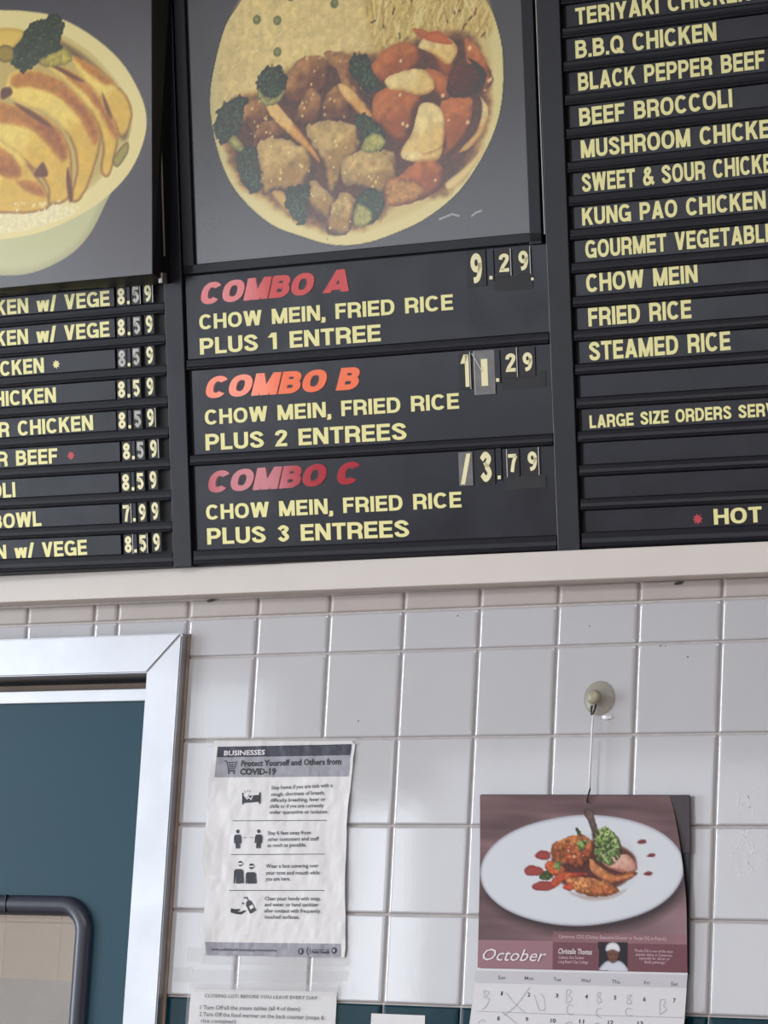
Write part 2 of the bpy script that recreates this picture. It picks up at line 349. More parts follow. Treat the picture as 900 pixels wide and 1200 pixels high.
# ------------------------------------------------------------------ printed pictures: colours computed on a fine grid
class Art:
    def __init__(self, U, V, base, seed=1):
        self.U, self.V = U, V; self.c = np.empty(U.shape + (3,)); self.c[:] = base; self.rng = np.random.default_rng(seed); self.tabs = {}
    def noise(self, scale, seed=0, u=None, v=None):
        u = self.U if u is None else u; v = self.V if v is None else v
        T = np.random.default_rng(seed + 17).random((64, 64)); x = u / scale; y = v / scale
        i = np.floor(x).astype(int); j = np.floor(y).astype(int); fx = x - i; fy = y - j
        fx = fx * fx * (3 - 2 * fx); fy = fy * fy * (3 - 2 * fy)
        g = lambda a, b: T[a % 64, b % 64]
        return (g(i, j) * (1 - fx) + g(i + 1, j) * fx) * (1 - fy) + (g(i, j + 1) * (1 - fx) + g(i + 1, j + 1) * fx) * fy - .5
    def put(self, mask, col):
        self.c += (np.asarray(col, float) - self.c) * mask[..., None]
    def sd(self, pts):
        """signed distance (positive inside) to a polygon"""
        P = np.array(pts, float); U, V = self.U, self.V
        d = np.full(U.shape, 1e9); ins = np.zeros(U.shape, bool)
        for k in range(len(P)):
            a = P[k - 1]; b = P[k]; e = b - a; L = e @ e + 1e-9
            t = np.clip(((U - a[0]) * e[0] + (V - a[1]) * e[1]) / L, 0, 1)
            d = np.minimum(d, np.hypot(U - a[0] - t * e[0], V - a[1] - t * e[1]))
            if abs(e[1]) > 1e-9:
                c = ((a[1] <= V) != (b[1] <= V)); ins ^= c & (U < a[0] + (V - a[1]) * e[0] / e[1])
        return np.where(ins, d, -d)
    def blob(self, pts, col, edge=None, ew=6, soft=1.0, rough=0.0, rs=5, tex=0.0, ts=4, hi=None, seed=0, smooth=True):
        if smooth: pts = catmull(pts, 4, True)
        d = self.sd(pts)
        if rough: d = d + rough * 2 * self.noise(rs, seed + 3) + rough * self.noise(rs * .45, seed + 5)
        m = np.clip(d / soft + .5, 0, 1)
        c = np.empty(self.c.shape); c[:] = col
        if edge is not None:
            k = np.clip(1 - d / ew, 0, 1)[..., None]; c += (np.asarray(edge, float) - c) * k
        if hi is not None:
            cx = np.mean([p[0] for p in pts]); cy = np.mean([p[1] for p in pts])
            g = np.clip((-(self.U - cx) * .4 + (self.V - cy) * .9) / 22 + .4 + self.noise(9, seed + 8), 0, 1)[..., None]; c += (np.asarray(hi, float) - c) * g * .75
        if tex:
            c *= (1 + tex * 2 * self.noise(ts, seed + 11) + tex * 1.4 * self.noise(ts * .4, seed + 13))[..., None]
        self.put(m, c)
    def spots(self, pts, n, r, col, k=.9, seed=0):
        P = np.array(pts); lo, hi = P.min(0), P.max(0); g = np.random.default_rng(seed); d = self.sd(pts)
        for _ in range(n):
            c = lo + (hi - lo) * g.random(2); rr = r * (.6 + .8 * g.random()); q = np.hypot((self.U - c[0]) * (1 + .5 * g.random()), self.V - c[1])
            self.put(np.clip((rr - q) / .8 + .5, 0, 1) * k * (d > 1.5), col)
    def strands(self, pts, n, L, w, cols, seed=0, ang=90, spread=60):
        P = np.array(pts); lo, hi = P.min(0), P.max(0); g = np.random.default_rng(seed); d = self.sd(pts)
        for _ in range(n):
            c = lo + (hi - lo) * g.random(2); a = math.radians(ang + spread * (g.random() - .5) * 2); l = L * (.5 + g.random())
            x = (self.U - c[0]) * math.cos(a) + (self.V - c[1]) * math.sin(a); y = -(self.U - c[0]) * math.sin(a) + (self.V - c[1]) * math.cos(a) + x * x * .02 * (g.random() - .5)
            m = np.clip((w - np.abs(y)) / .8 + .5, 0, 1) * np.clip(l - np.abs(x), 0, 1) * (d > 0)
            self.put(m * .85, cols[g.integers(len(cols))])
def art_mesh(name, art, pos, m, parent):
    """pos: (rows, cols, 3) positions in metres"""
    R, C = art.U.shape; idx = np.arange(R * C).reshape(R, C)
    F = np.stack([idx[:-1, :-1], idx[:-1, 1:], idx[1:, 1:], idx[1:, :-1]], -1).reshape(-1, 4)
    me = bpy.data.meshes.new(name)
    me.vertices.add(R * C); me.vertices.foreach_set('co', pos.reshape(-1).astype(np.float32))
    me.loops.add(F.size); me.loops.foreach_set('vertex_index', F.reshape(-1).astype(np.int32))
    me.polygons.add(len(F)); me.polygons.foreach_set('loop_start', np.arange(0, F.size, 4, dtype=np.int32))
    me.update(calc_edges=True); me.validate()
    at = me.color_attributes.new('ink', 'FLOAT_COLOR', 'POINT')
    lin = np.ones((R * C, 4), np.float32); lin[:, :3] = s2l(np.clip(art.c, 0, 255)).reshape(-1, 3); at.data.foreach_set('color', lin.reshape(-1))
    for p in me.polygons: p.use_smooth = True
    return link(name, me, m, parent)

# ================================================================== the room
T = 0.1085; H0 = 2.1120
random.seed(4)
def build_wall():
    """the tiled back wall: grout bed, every tile a cushion-edged plate, plain wall above the shelf; a doorway at the left"""
    bm = bmesh.new()
    DX0, DX1, DZ = -0.98, -0.012, 2.075
    # slabs (grout face at y = 0.0012)
    g = 0.0012
    bx(bm, (-3.98, g, 0), (DX0, .10, 2.1405), 0, 3); bx(bm, (DX1, g, 0), (4.0, .10, 2.1405), 0, 3); bx(bm, (DX0, g, DZ), (DX1, .10, 2.1405), 0, 3)
    bx(bm, (-3.98, .085, 2.1405), (4.0, .16, 3.0), 0, 4)
    def tile(x0, z0, x1, z1, mi, tilt=True):
        q = .0011; x0 += q; x1 -= q; z0 += q; z1 -= q
        ta = random.gauss(0, .0012) if tilt else 0; tb = random.gauss(0, .0012) if tilt else 0
        cx, cz = (x0 + x1) / 2, (z0 + z1) / 2
        rings = [(0, .0011), (.0002, .0003), (.0008, -.0006), (.0016, -.0011), (.0032, -.0016), (.0054, -.0019)]
        prev = None
        for k, (ins, y) in enumerate(rings):
            iz = ins * .5; c1, c2 = .0008, .0040
            a, b, c, d = x0 + ins, x1 - ins, z0 + iz, z1 - iz
            pts = [(a + c1, c), (a + c2, c), (b - c2, c), (b - c1, c), (b, c + c1), (b, c + c2), (b, d - c2), (b, d - c1), (b - c1, d), (b - c2, d), (a + c2, d), (a + c1, d), (a, d - c1), (a, d - c2), (a, c + c2), (a, c + c1)]
            vs = [bm.verts.new((x, y + (x - cx) * ta + (z - cz) * tb, z)) for x, z in pts]; n = len(vs)
            if prev:
                for i in range(n):
                    f = bm.faces.new((prev[i], prev[(i + 1) % n], vs[(i + 1) % n], vs[i])); f.material_index = mi; f.smooth = True
            prev = vs
        f = bm.faces.new(prev); f.material_index = mi
    EX = [0, -.1125, -.1505] + [-.2615 - T * k for k in range(14)]
    for i in range(-10, 20):
        x0, x1 = i * T, (i + 1) * T
        if i == 0: x0 = .0015
        if i < 0: x0, x1 = (EX[-i], EX[-i - 1])
        for j in range(-1, 18):
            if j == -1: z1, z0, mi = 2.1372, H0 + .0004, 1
            elif j == 0: z1, z0, mi = H0, H0 - .0505, 0
            else: z1 = H0 - .0505 - (j - 1) * T; z0 = z1 - T; mi = 2 if j == 5 else 0
            if z0 < 0: continue
            if i < 0:
                if x1 > DX0 - .06 and (z0 < DZ - .03):
                    if z1 > DZ + .03: z0 = DZ + .02
                    elif x0 > DX0 - .06: continue
                    else: x1c = DX0 - .065; tile(x0, z0, x1c, z1, mi); continue
                if j == 0: pass
            tile(x0, z0, x1, z1, mi)
    me = bm_me('wall_back', bm)
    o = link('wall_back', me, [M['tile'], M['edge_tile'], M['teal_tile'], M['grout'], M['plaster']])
    return tag(o, 'white glazed square wall tiles with one dark teal row below', None, None, 'structure')
build_wall()
def shell(name, lo, hi, m, label=None): return tag(box_obj(name, lo, hi, m), label, None, None, 'structure')
shell('floor', (-4.0, -4.6, -.1), (4.0, 1.5, 0), M['floor'])
shell('ceiling', (-4.0, -4.6, 3.0), (4.0, .2, 3.1), M['ceil'])
shell('wall_front', (-4.0, -4.6, 0), (4.0, -4.5, 3.0), M['plaster'])
shell('wall_left', (-4.0, -4.6, 0), (-3.9, .2, 3.0), M['plaster'])
shell('wall_right', (4.0, -4.6, 0), (4.1, .2, 3.0), M['plaster'])
def kitchen():
    bm = bmesh.new(); rg = random.Random(7)
    bx(bm, (-1.6, 1.40, 0), (.7, 1.5, 2.7)); bx(bm, (-1.7, .101, 0), (-1.6, 1.5, 2.7)); bx(bm, (.7, .101, 0), (.8, 1.5, 2.7)); bx(bm, (-1.7, .161, 2.7), (.8, 1.5, 2.8))
    for i in range(18):
        for j in range(18):
            x = -1.6 + i * .13; z = j * .15
            if x + .128 < .7: bx(bm, (x + .001, 1.396, z + .001), (x + .129, 1.4005, z + .149), 0, rg.choice((0, 1, 1, 2)))
    bx(bm, (-1.6, 1.37, 0), (.7, 1.3955, 1.694), 0, 3)
    tag(link('wall_rear', bm_me('wall_rear', bm), [M['kitchen'], M['kitchen_b'], M['kitchen_c'], M['steel']]), 'beige block wall over grey panelling seen through the door window', None, None, 'structure')
kitchen()
# the white shelf beam the menu board stands on
lg = box_obj('trim_1', (-3.0, -.030, 2.1372), (3.2, .0848, 2.1737), M['ledge'], None, .0012)
lg.rotation_euler = (0, math.radians(.17), 0); lg.location = (0, 0, .0012)
tag(lg, 'off white painted beam running under the menu board', None, None, 'structure')
for n, p in enumerate([(34.8,2135.1),(703.1,2132.7)]):
    me = pydata('screw_hole', [(p[0] / 1000 + .0062 * math.cos(k * .5236) * (1 + .15 * math.sin(k * 2.1)), -.0027, p[1] / 1000 + .0021 * math.sin(k * .5236) + .0006 * math.cos(k * .5236)) for k in range(12)], [tuple(range(12))])
    h = link('screw_hole', me, M['hole'])
    tag(h, ['dark oval screw hole in the taupe edge tiles above the door side', 'dark oval screw hole in the taupe edge tiles above the suction cup'][n], 'screw hole', 'screw holes under the beam')

# door frame, door ------------------------------------------------------------------------
def door():
    ZT, ZB, XR, XI, XL = 2.0910, 2.0405, .0040, -.0482, -.985
    fr = empty('trim_2', (-.5, 0, 0)); tag(fr, 'mitred aluminium frame around the teal door', None, None, 'structure')
    fr.matrix_basis = Matrix.Identity(4)
    def profile(name, quad):                                   # mitred bar: face quad (x,z) with depth -.018 .. .085
        bm = bmesh.new(); a = [bm.verts.new((x, -.018, z)) for x, z in quad]; b = [bm.verts.new((x, .085, z)) for x, z in quad]
        bm.faces.new(a); bm.faces.new(b[::-1])
        for i in range(len(quad)): bm.faces.new((a[i], b[i], b[(i + 1) % len(quad)], a[(i + 1) % len(quad)]))
        bmesh.ops.recalc_face_normals(bm, faces=bm.faces)
        bmesh.ops.bevel(bm, geom=[e for e in bm.edges if all(v.co.y < 0 for v in e.verts)], offset=.0016, segments=3, affect='EDGES')
        return link(name, bm_me(name, bm), M['alu'], fr)
    profile('head', [(XL, ZB), (XI - .0004, ZB), (XR - .0006, ZT), (XL - .05, ZT)])
    profile('jamb', [(XI, 0), (XR, 0), (XR, ZT - .0004), (XI, ZB - .0004)])
    profile('jamb', [(XL - .05, 0), (XL, 0), (XL, ZB), (XL - .05, ZT)])
    cb = bmesh.new(); bx(cb, (XR - .012, -.004, 0), (XR + .0035, .0, ZT + .001))
    link('caulk_line', bm_me('caulk_line', cb), M['caulk'], fr)
    box_obj('stop_strip', (XL, .030, 2.0262), (XI, .075, 2.0345), M['brown'], fr)
    box_obj('soffit', (XL, .050, 2.0347), (XI, .084, ZB), M['dark'], fr)
    dr = empty('door_1', (0, 0, 0)); tag(dr, 'teal painted swing door with a round cornered window', None, None, 'structure')
    # leaf with a rounded window opening
    y0, y1 = .024, .064
    wx0, wx1, wz0, wz1, rad = -.52, -.134, 1.18, 1.7530, .047
    def rr(ins, n=10):
        p = []
        for cx, cz, t0 in ((wx1 - rad, wz1 - rad, 0), (wx0 + rad, wz1 - rad, 90), (wx0 + rad, wz0 + rad, 180), (wx1 - rad, wz0 + rad, 270)):
            for k in range(n + 1):
                t = math.radians(t0 + 90 * k / n); r_ = rad - ins; p.append((cx + r_ * math.cos(t), cz + r_ * math.sin(t)))
        return p
    lx0, lx1, lz0, lz1 = XL + .004, XI - .0015, .01, 2.0255
    loop = rr(.012); n = len(loop)
    lb = bmesh.new()
    vi = [lb.verts.new((x, y0, z)) for x, z in loop]; vo = [lb.verts.new((x, y0, z)) for x, z in ((lx0, lz0), (lx1, lz0), (lx1, lz1), (lx0, lz1))]
    es = [lb.edges.new((vi[i], vi[(i + 1) % n])) for i in range(n)] + [lb.edges.new((vo[i], vo[(i + 1) % 4])) for i in range(4)]
    bmesh.ops.triangle_fill(lb, use_beauty=True, use_dissolve=False, edges=es, normal=(0, -1, 0))
    ex = bmesh.ops.extrude_face_region(lb, geom=lb.faces[:])
    for q in ex['geom']:
        if isinstance(q, bmesh.types.BMVert): q.co.y = y1
    bmesh.ops.recalc_face_normals(lb, faces=lb.faces)
    link('leaf', bm_me('leaf', lb), M['door'], dr)
    box_obj('top_cap', (lx0, y0 - .004, 2.0090), (lx1, y1 + .002, 2.0260), M['alu'], dr, .0012)
    # rubber gasket: rounded section swept round the opening
    prof = [(0.0, 0.0), (.001, -.006), (.005, -.0105), (.012, -.0125), (.0195, -.0115), (.0245, -.0065), (.0262, 0.004)]
    gv = []; gf = []; L = [rr(p[0]) for p in prof]
    for (ins, y), lp in zip(prof, L): gv += [(x, y0 + y, z) for x, z in lp]
    for k in range(len(prof) - 1):
        for i in range(n): j = (i + 1) % n; gf.append((k * n + i, k * n + j, (k + 1) * n + j, (k + 1) * n + i))
    me = pydata('window_gasket', gv, gf)
    for p in me.polygons: p.use_smooth = True
    gk = link('window_gasket', me, M['rubber'], dr); gk['label'] = 'black rubber window gasket'
    box_obj('gasket_joint', (-.2724, y0 - .0132, wz1 - .0235), (-.2714, y0 - .006, wz1 - .0005), M['deep'], gk)
    pv = [(x, y0 + .004 + d, z) for d in (0, .004) for x, z in rr(.024)]
    pn = link('window_pane', pydata('window_pane', pv, [tuple(range(n)), tuple(range(n, 2 * n))[::-1]] + [(i, (i + 1) % n, (i + 1) % n + n, i + n) for i in range(n)]), M['pane'], dr)
    pn['label'] = 'scratched clear window pane'
door()
def wall_marks():
    w = bpy.data.objects['wall_back']; S = lambda x, z, off=0: (x / 1000, -.0020 - off, z / 1000)
    g = random.Random(5); a = [[], []]
    for box in ([(789.2,1890.4),(807.7,1851)], [(793,1845),(810.8,1825.5)], [(780.9,1823.4),(803.4,1792.2)]):
        (xa, za), (xb, zb) = box
        for _ in range(5):
            x, z = g.uniform(xa, xb), g.uniform(zb, za); p = [(x, z)]
            for _k in range(5): x += g.uniform(-3.5, 3.5); z -= g.uniform(1, 4.5); p.append((x, z))
            add_line(a, catmull(p, 4), g.uniform(.5, 1.1), S, .0002)
    flush('white_scuff', a, M['scuff'], w)['label'] = 'whitish squiggly scuffs on a tile'  # squiggly light reflections drawn as fixed pale lines on the glaze
    a = [[], []]
    for x, z in [(404.1,2103.3),(369.5,2062.2),(541.1,2052.4),(586.9,2084.9),(682,2058),(688.8,2057.3),(269,1974.5),(718.2,2043.8)]: add_disc(a, (x, z), g.uniform(.6, 1.2), S, .0002, 8)
    flush('dark_speck', a, M['hole'], w)
wall_marks()

# ================================================================== the menu board
mb = empty('menu_board', mw=BM.copy())
tag(mb, 'long black slotted menu board tilted out over the tiled counter wall', 'menu board')
UL, UR, VT = -700, 1150, 800
box_obj('back_panel', (UL / 1000, .006, -.001), (UR / 1000, .022, VT / 1000), M['deep'], mb)
def rail(u0, u1, v0, v1, off=.004, parent=mb):
    """slotted channel bar with a rolled lower lip"""
    h = (v1 - v0) / 1000; z0 = v0 / 1000
    pr = [(.006, 0), (-off * .55, 0), (-off, .10 * h), (-off * 1.15, .22 * h), (-off * .8, .34 * h), (-off * .62, .62 * h), (-off * .8, .9 * h), (-off * .6, h), (.006, h)]
    v = [(x, y, z0 + z) for x in (u0 / 1000, u1 / 1000) for y, z in pr]; n = len(pr)
    f = [(i, (i + 1) % n, n + (i + 1) % n, n + i) for i in range(n)] + [tuple(range(n))[::-1], tuple(range(n, 2 * n))]
    return link('rail', pydata('rail', v, f), M['rail'], parent)
def mullion(u0, u1, v1=VT):
    o = box_obj('mullion', (u0 / 1000, -.0045, -.0005), (u1 / 1000, .0062, v1 / 1000), M['plastic'], mb, .0010)
    return o
mullion(3.2, 30.8); mullion(551.4, 581.3); mullion(1118, 1150); mullion(-700, -672)
R3 = [(658.8 - 40.67 * k, 631.4 - 40.62 * k) for k in range(-2, 16)]     # top, bottom of every slot, right column
for k, (a, b) in enumerate(R3):
    nxt = R3[k + 1][0] if k + 1 < len(R3) else 3.4
    rail(583.2, 1118, nxt + .2, b - .2)
rail(583.2, 1118, R3[0][0] + .2, VT - 1)
R1 = [(369.0 - 40.45 * k, 343.2 - 40.5 * k) for k in range(9)]
rail(-672, 3.0, R1[0][0] + .3, 382.5)
for k, (a, b) in enumerate(R1): rail(-672, 1.6, (R1[k + 1][0] if k < 8 else 1.6) + .2, b - .2)
R2 = [(374.6, 266.4), (252.4, 143.0), (129.2, 20.2)]
rail(33, 549.5, 252.6, 266.2); rail(33, 549.5, 129.4, 142.8); rail(33, 549.5, 2.0, 20.0)

YM = M['yellow']
def strip(label, u0, v0, u1, v1, m=None, group='lettered strips in the menu board slots'):
    o = box_obj('menu_strip', (u0 / 1000, 0, v0 / 1000), (u1 / 1000, .0050, v1 / 1000), m or M['strip'], None, .0004, BM.copy())
    return tag(o, label, 'menu strip', group)
def star(parent, c, r, m):
    acc = [[], []]
    pts = []
    for k in range(32):
        q = 2 * math.pi * k / 32; rr_ = r * (1.0 if k % 4 in (0, 1) else .66); pts.append((c[0] + rr_ * math.cos(q), c[1] + rr_ * math.sin(q)))
    add_poly(acc, pts, bsurf, .0004)
    return flush('asterisk', acc, m, parent)

# right column
SR = 'black strip on the right menu column '
right = {
 0: ('TERIYAKI CHICKEN', (600.2,633.2),(825.7,636), 20.5, None), 1: ('B.B.Q CHICKEN', (598.4,593),(781,594), 21.5, None),
 2: ('BLACK PEPPER BEEF', (600.3,553.6),(840,554.6), 21.5, None), 3: ('BEEF BROCCOLI', (600.1,511.1),(797.7,513.7), 21.5, None),
 4: ('MUSHROOM CHICKEN', (600.5,472.4),(828.4,473), 21.5, (0, 13)), 5: ('SWEET & SOUR CHICKEN', (600.2,431.4),(832,432.5), 22, (0, 17)),
 6: ('KUNG PAO CHICKEN', (598.7,391.3),(818.1,391), 21, (0, 14)), 7: ('GOURMET VEGETABLES', (601.4,351.4),(818.8,351.7), 21.5, (0, 14)),
 8: ('CHOW MEIN', (600.9,310.4),(745.3,311.6), 22, None), 9: ('FRIED RICE', (601.9,269.4),(735.7,270), 22, None),
 10: ('STEAMED RICE', (601.1,228.1),(783.5,229.2), 22.5, None), 12: ('LARGE SIZE ORDERS SERVED', (598.3,147.1),(781.3,148.4), 15.5, (0, 16)),
 15: ('HOT', (753.9,25),(814.5,25.7), 18.5, None)}
blank = {11: 'plain black strip just below STEAMED RICE', 13: 'plain black strip just below LARGE SIZE ORDERS', 14: 'plain black strip second above the ledge, just over HOT'}
for k in range(16):
    a, b = R3[k + 2]
    lab = blank.get(k) or (SR + 'reading ' + right[k][0].replace(' SERVED', '').replace('VEGETABLES', 'VEGETABLE'))
    jig = random.uniform(-1.2, 2.0)
    st = strip(lab, 586.0 + (random.uniform(0, 2.5)), b + .3, 1116, a - .4)
    if k in right:
        t_, pp0, pp1, h, ref = right[k]
        lettering('lettering', t_, pp0, pp1, h, bsurf, YM, st, .195 if k != 12 else .2, ref, gap=.08, space=.47, lim=(b + .8, a - .9))
    if k == 15: star(st, (733.4,32.5), 6.2, M['spot_red'])

# left column
left = [('CHICKEN w/ VEGE', (-247,345.2),(-83.5,345.1), (5, 14), 'first from the top'), ('CHICKEN w/ VEGE', (-249,304),(-85.4,304.9), (5, 14), 'second from the top'),
        ('CHICKEN', (-261.9,263.7),(-191.1,264.3), (3, 6), 'with a cream asterisk'), ('CHICKEN', (-227.6,223.7),(-173.6,223.9), (4, 6), ''),
        ('SOUR CHICKEN', (-236.6,182.6),(-116.3,183.9), (5, 11), ''), ('PEPPER BEEF', (-241.2,143.2),(-174.3,143.2), (7, 10), 'with a red asterisk'),
        ('BROCCOLI', (-264.2,101.2),(-243.8,101.6), (6, 7), ''), ('BOWL', (-265.2,60.2),(-203.7,61.5), (1, 3), ''), ('CHICKEN w/ VEGE', (-248.6,18.9),(-132.5,20.8), (8, 14), 'at the bottom')]
ends = [-76.7, -77.3, -78.6, -79.8, -80.3, -76.2, -79.4, -80.5, -79.6]
llab = ['topmost left column strip ending w/ VEGE, under the chicken bowl picture', 'second left column strip ending w/ VEGE, just above the cream asterisk',
        'left column strip ending CKEN with a cream asterisk', 'left column strip reading HICKEN, fourth below the bowl picture', 'left column strip reading R CHICKEN above the red asterisk',
        'left column strip reading R BEEF with a red asterisk', 'left column strip ending LI with a long blank right end', 'left column strip reading BOWL, priced 7.99',
        'lowest left column strip ending w/ VEGE, just above the white ledge']
for k in range(9):
    a, b = R1[k]; t_, pp0, pp1, ref, _ = left[k]
    st = strip(llab[k], -670, b + .3, ends[k], a - .4)
    h = 20.0
    lettering('lettering', t_, pp0, pp1, h, bsurf, YM, st, .195, ref, gap=.08, space=.47, lim=(b + .8, a - .9))
    if k == 2: star(st, (-171.5,273.9), 5.6, YM)
    if k == 5: star(st, (-153,152.2), 5.8, M['spot_red'])

# combos
clab = ['black combo strip reading COMBO A in red, PLUS 1 ENTREE', 'black combo strip reading COMBO B in orange, PLUS 2 ENTREES', 'black combo strip reading COMBO C in crimson, PLUS 3 ENTREES']
ctop = [((53.5,335.8),(274.9,337.1),), ((55.6,214.9),(281.2,213.3),), ((54.3,93.5),(276.8,95.2),)]
cl1 = [((52.8,303.9),(420.3,302.9),), ((56.1,181.1),(423.5,181),), ((52.9,59),(421.8,59.7),)]
cl2 = [((52.4,271.8),(317.7,271.3),), ((55.7,148.2),(348.8,146.9),), ((53.1,27.2),(347.5,26.2),)]
cx0 = [33.5, 38.3, 37.6]
combo = []
for k in range(3):
    a, b = R2[k]; st = strip(clab[k], cx0[k], b + .3, 550.2, a - .4); combo.append(st)
    vin = (M['red'], M['orange'], M['crimson'])[k]; wd = 'COMBO ' + 'ABC'[k]
    lettering('outline', wd, ctop[k][0], ctop[k][1], 28, bsurf, M['maroon'], st, .29, None, .20, .005, .32, .0003)
    lettering('heading', wd, ctop[k][0], ctop[k][1], 28, bsurf, vin, st, .245, None, .20, .05, .34, .0007)
    lettering('lettering', 'CHOW MEIN, FRIED RICE', cl1[k][0], cl1[k][1], 19.3, bsurf, YM, st, .19, gap=.085, space=.46)
    lettering('lettering', ('PLUS 1 ENTREE', 'PLUS 2 ENTREES', 'PLUS 3 ENTREES')[k], cl2[k][0], cl2[k][1], 21, bsurf, YM, st, .19, gap=.075, space=.46)
for o in combo:
    for c in o.children:
        if c.name.startswith('heading'): c['label'] = 'glossy coloured italic heading'

# prices: every figure stands on a card of its own
def card(name, txt, c, w, h, dh, label, ink, face, group, dw=None, slant=0.0, sliver=0, off=.0012):
    """c: card centre (mm), w x h card, dh figure height"""
    t = box_obj(name, ((c[0] - w / 2) / 1000, -off, (c[1] - h / 2) / 1000), ((c[0] + w / 2) / 1000, -off + .001, (c[1] + h / 2) / 1000), face, None, 0, BM.copy())
    tag(t, label, 'price figure', group)
    if txt == '.':
        acc = [[], []]; rect(acc, c[0] - 2.1, c[1] - h / 2 + 1.8, c[0] + 2.1, c[1] - h / 2 + 6.0, bsurf, off + .0003); flush('decimal_point', acc, ink, t)
    else:
        V, F, X = lay(txt, .20, .1, .3, slant); x0 = min(p[0] for p in V); x1 = max(p[0] for p in V); k = (dw or dh * .48) / (x1 - x0)
        vv = [bsurf(c[0] + (x - (x0 + x1) / 2) * k, c[1] + (y - .5) * dh, off + .0003) for x, y in V]
        link('numeral', pydata('numeral', vv, F), ink, t)
    if sliver:
        acc = [[], []]; u = c[0] + sliver; rect(acc, u - .5, c[1] - h / 2, u + .5, c[1] + h / 2, bsurf, off + .0004); flush('card_edge', acc, M['sliver'], t)
    return t
rowname = ['first row under the chicken bowl picture', 'second row ending w/ VEGE', 'cream asterisk row', 'HICKEN row', 'R CHICKEN row', 'red asterisk row', 'LI row', 'BOWL row', 'lowest row above the ledge']
E8 = [((-65,356)), ((-66.4,316.6)), ((-67.1,277.7)), ((-69.4,236)), ((-70.3,195.3)), ((-65,154.1)), ((-67.9,113.3)), ((-68.4,72.5)), ((-67.4,31.3))]
E5 = [((-42.3,356.8)), ((-42.1,316.7)), ((-44.8,278.3)), ((-46.2,237.4)), ((-45.9,196.4)), ((-43.4,154.9)), ((-45.3,114.7)), ((-43.9,73.8)), ((-44.6,31.8))]
E9 = [((-24.3,356.6)), ((-23.6,317.6)), ((-24.4,277.7)), ((-25.7,237.2)), ((-26.7,195.7)), ((-23.8,155.3)), ((-26.1,114.9)), ((-24.9,74)), ((-24.2,32.8))]
for k in range(9):
    a, b = R1[k]; grp = 'price figures beside the left column'
    mid = (a + b) / 2; hh = a - b - .6
    d0 = '7' if k == 7 else '8'; d1 = '9' if k == 7 else '5'; rn = rowname[k]
    card('price_figure', d0, (E8[k][0], mid - .3), 14, hh, 21.5, f'figure {d0} before the point on the {rn}', M['faded'] if k == 2 else M['cream'], M['digit_card'], grp, 11.0, sliver=7.2 if k in (7, 8) else 0)
    cxp = (E8[k][0] + E5[k][0]) / 2 - .3
    card('price_point', '.', (cxp, mid - .3), 4.6, hh, 4, f'decimal point card on the {rn}', M['cream'], M['strip'], grp)
    card('price_figure', d1, (E5[k][0], mid + .2), 13.2, hh, 21.5, f'figure {d1} after the point on the {rn}', M['faded'] if k in (0, 1, 2, 4, 5) else M['cream'], M['digit_card'], grp, 10.4, sliver=6.9 if k in (0, 8) else 0)
    card('price_figure', '9', (E9[k][0] + .6, mid + 1.0), 14.4, hh, 22.5, f'last figure 9 at the right end of the {rn}', M['cream'], M['digit_card'], grp, 10.2, sliver=7.6 if k in (0, 4, 5) else 0)
# combo prices
def cprice(k, items, plate):
    g = 'price figures on the combo strips'; nm = 'COMBO ' + 'ABC'[k]
    acc = [[], []]; q = [B_ for B_ in plate]; add_poly(acc, q, bsurf, .0008)
    hp = flush('price_holder', acc, M['deep'], combo[k]); hp['label'] = 'black price holder plate'
    for name, txt, c, w, h, dh, dw, lab, ink, face, sl, slant in items:
        card(name, txt, c, w, h, dh, lab + ' in the ' + nm + ' price', ink, face, g, dw, slant, sl, .0016)
cprice(0, [('price_figure', '9', (454.8,351.2), 26, 44, 37, 15.5, 'tall figure 9', M['cream'], M['digit_card'], 0, 0),
           ('price_point', '.', (474.3,353.3), 8, 38, 4, 4, 'decimal point card', M['cream'], M['strip'], 0, 0),
           ('price_figure', '2', (492.6,355), 19, 33, 22.5, 14, 'small figure 2', M['cream'], M['digit_card'], 9.3, 0),
           ('price_figure', '9', (518.9,355.5), 19, 33, 24, 13, 'small figure 9', M['cream'], M['digit_card'], 9.2, 0)], [(478.8,339.4),(478.1,321.2),(529.5,320.9),(530.2,337.4)])
cprice(1, [('price_figure', '1', (433.8,226.9), 16, 46, 40, 12, 'first tall figure 1', M['cream'], M['digit_card'], 7.6, 0),
           ('price_figure', 'I', (460.6,223.1), 28, 54, 33, 9, 'second tall figure 1 on a worn grey card', M['cream'], M['worn_card'], -13.6, 0),
           ('price_point', '.', (478.2,228.8), 7, 40, 4, 4, 'decimal point card', M['cream'], M['strip'], 0, 0),
           ('price_figure', '2', (496.4,232.8), 18, 36, 22.5, 14, 'small figure 2', M['cream'], M['digit_card'], 8.8, 0),
           ('price_figure', '9', (519.5,232.3), 20, 36, 23, 13, 'small figure 9', M['cream'], M['digit_card'], 0, 0)], [(483.1,220.1),(482.3,200.3),(542.2,200.3),(543.1,220.4)])
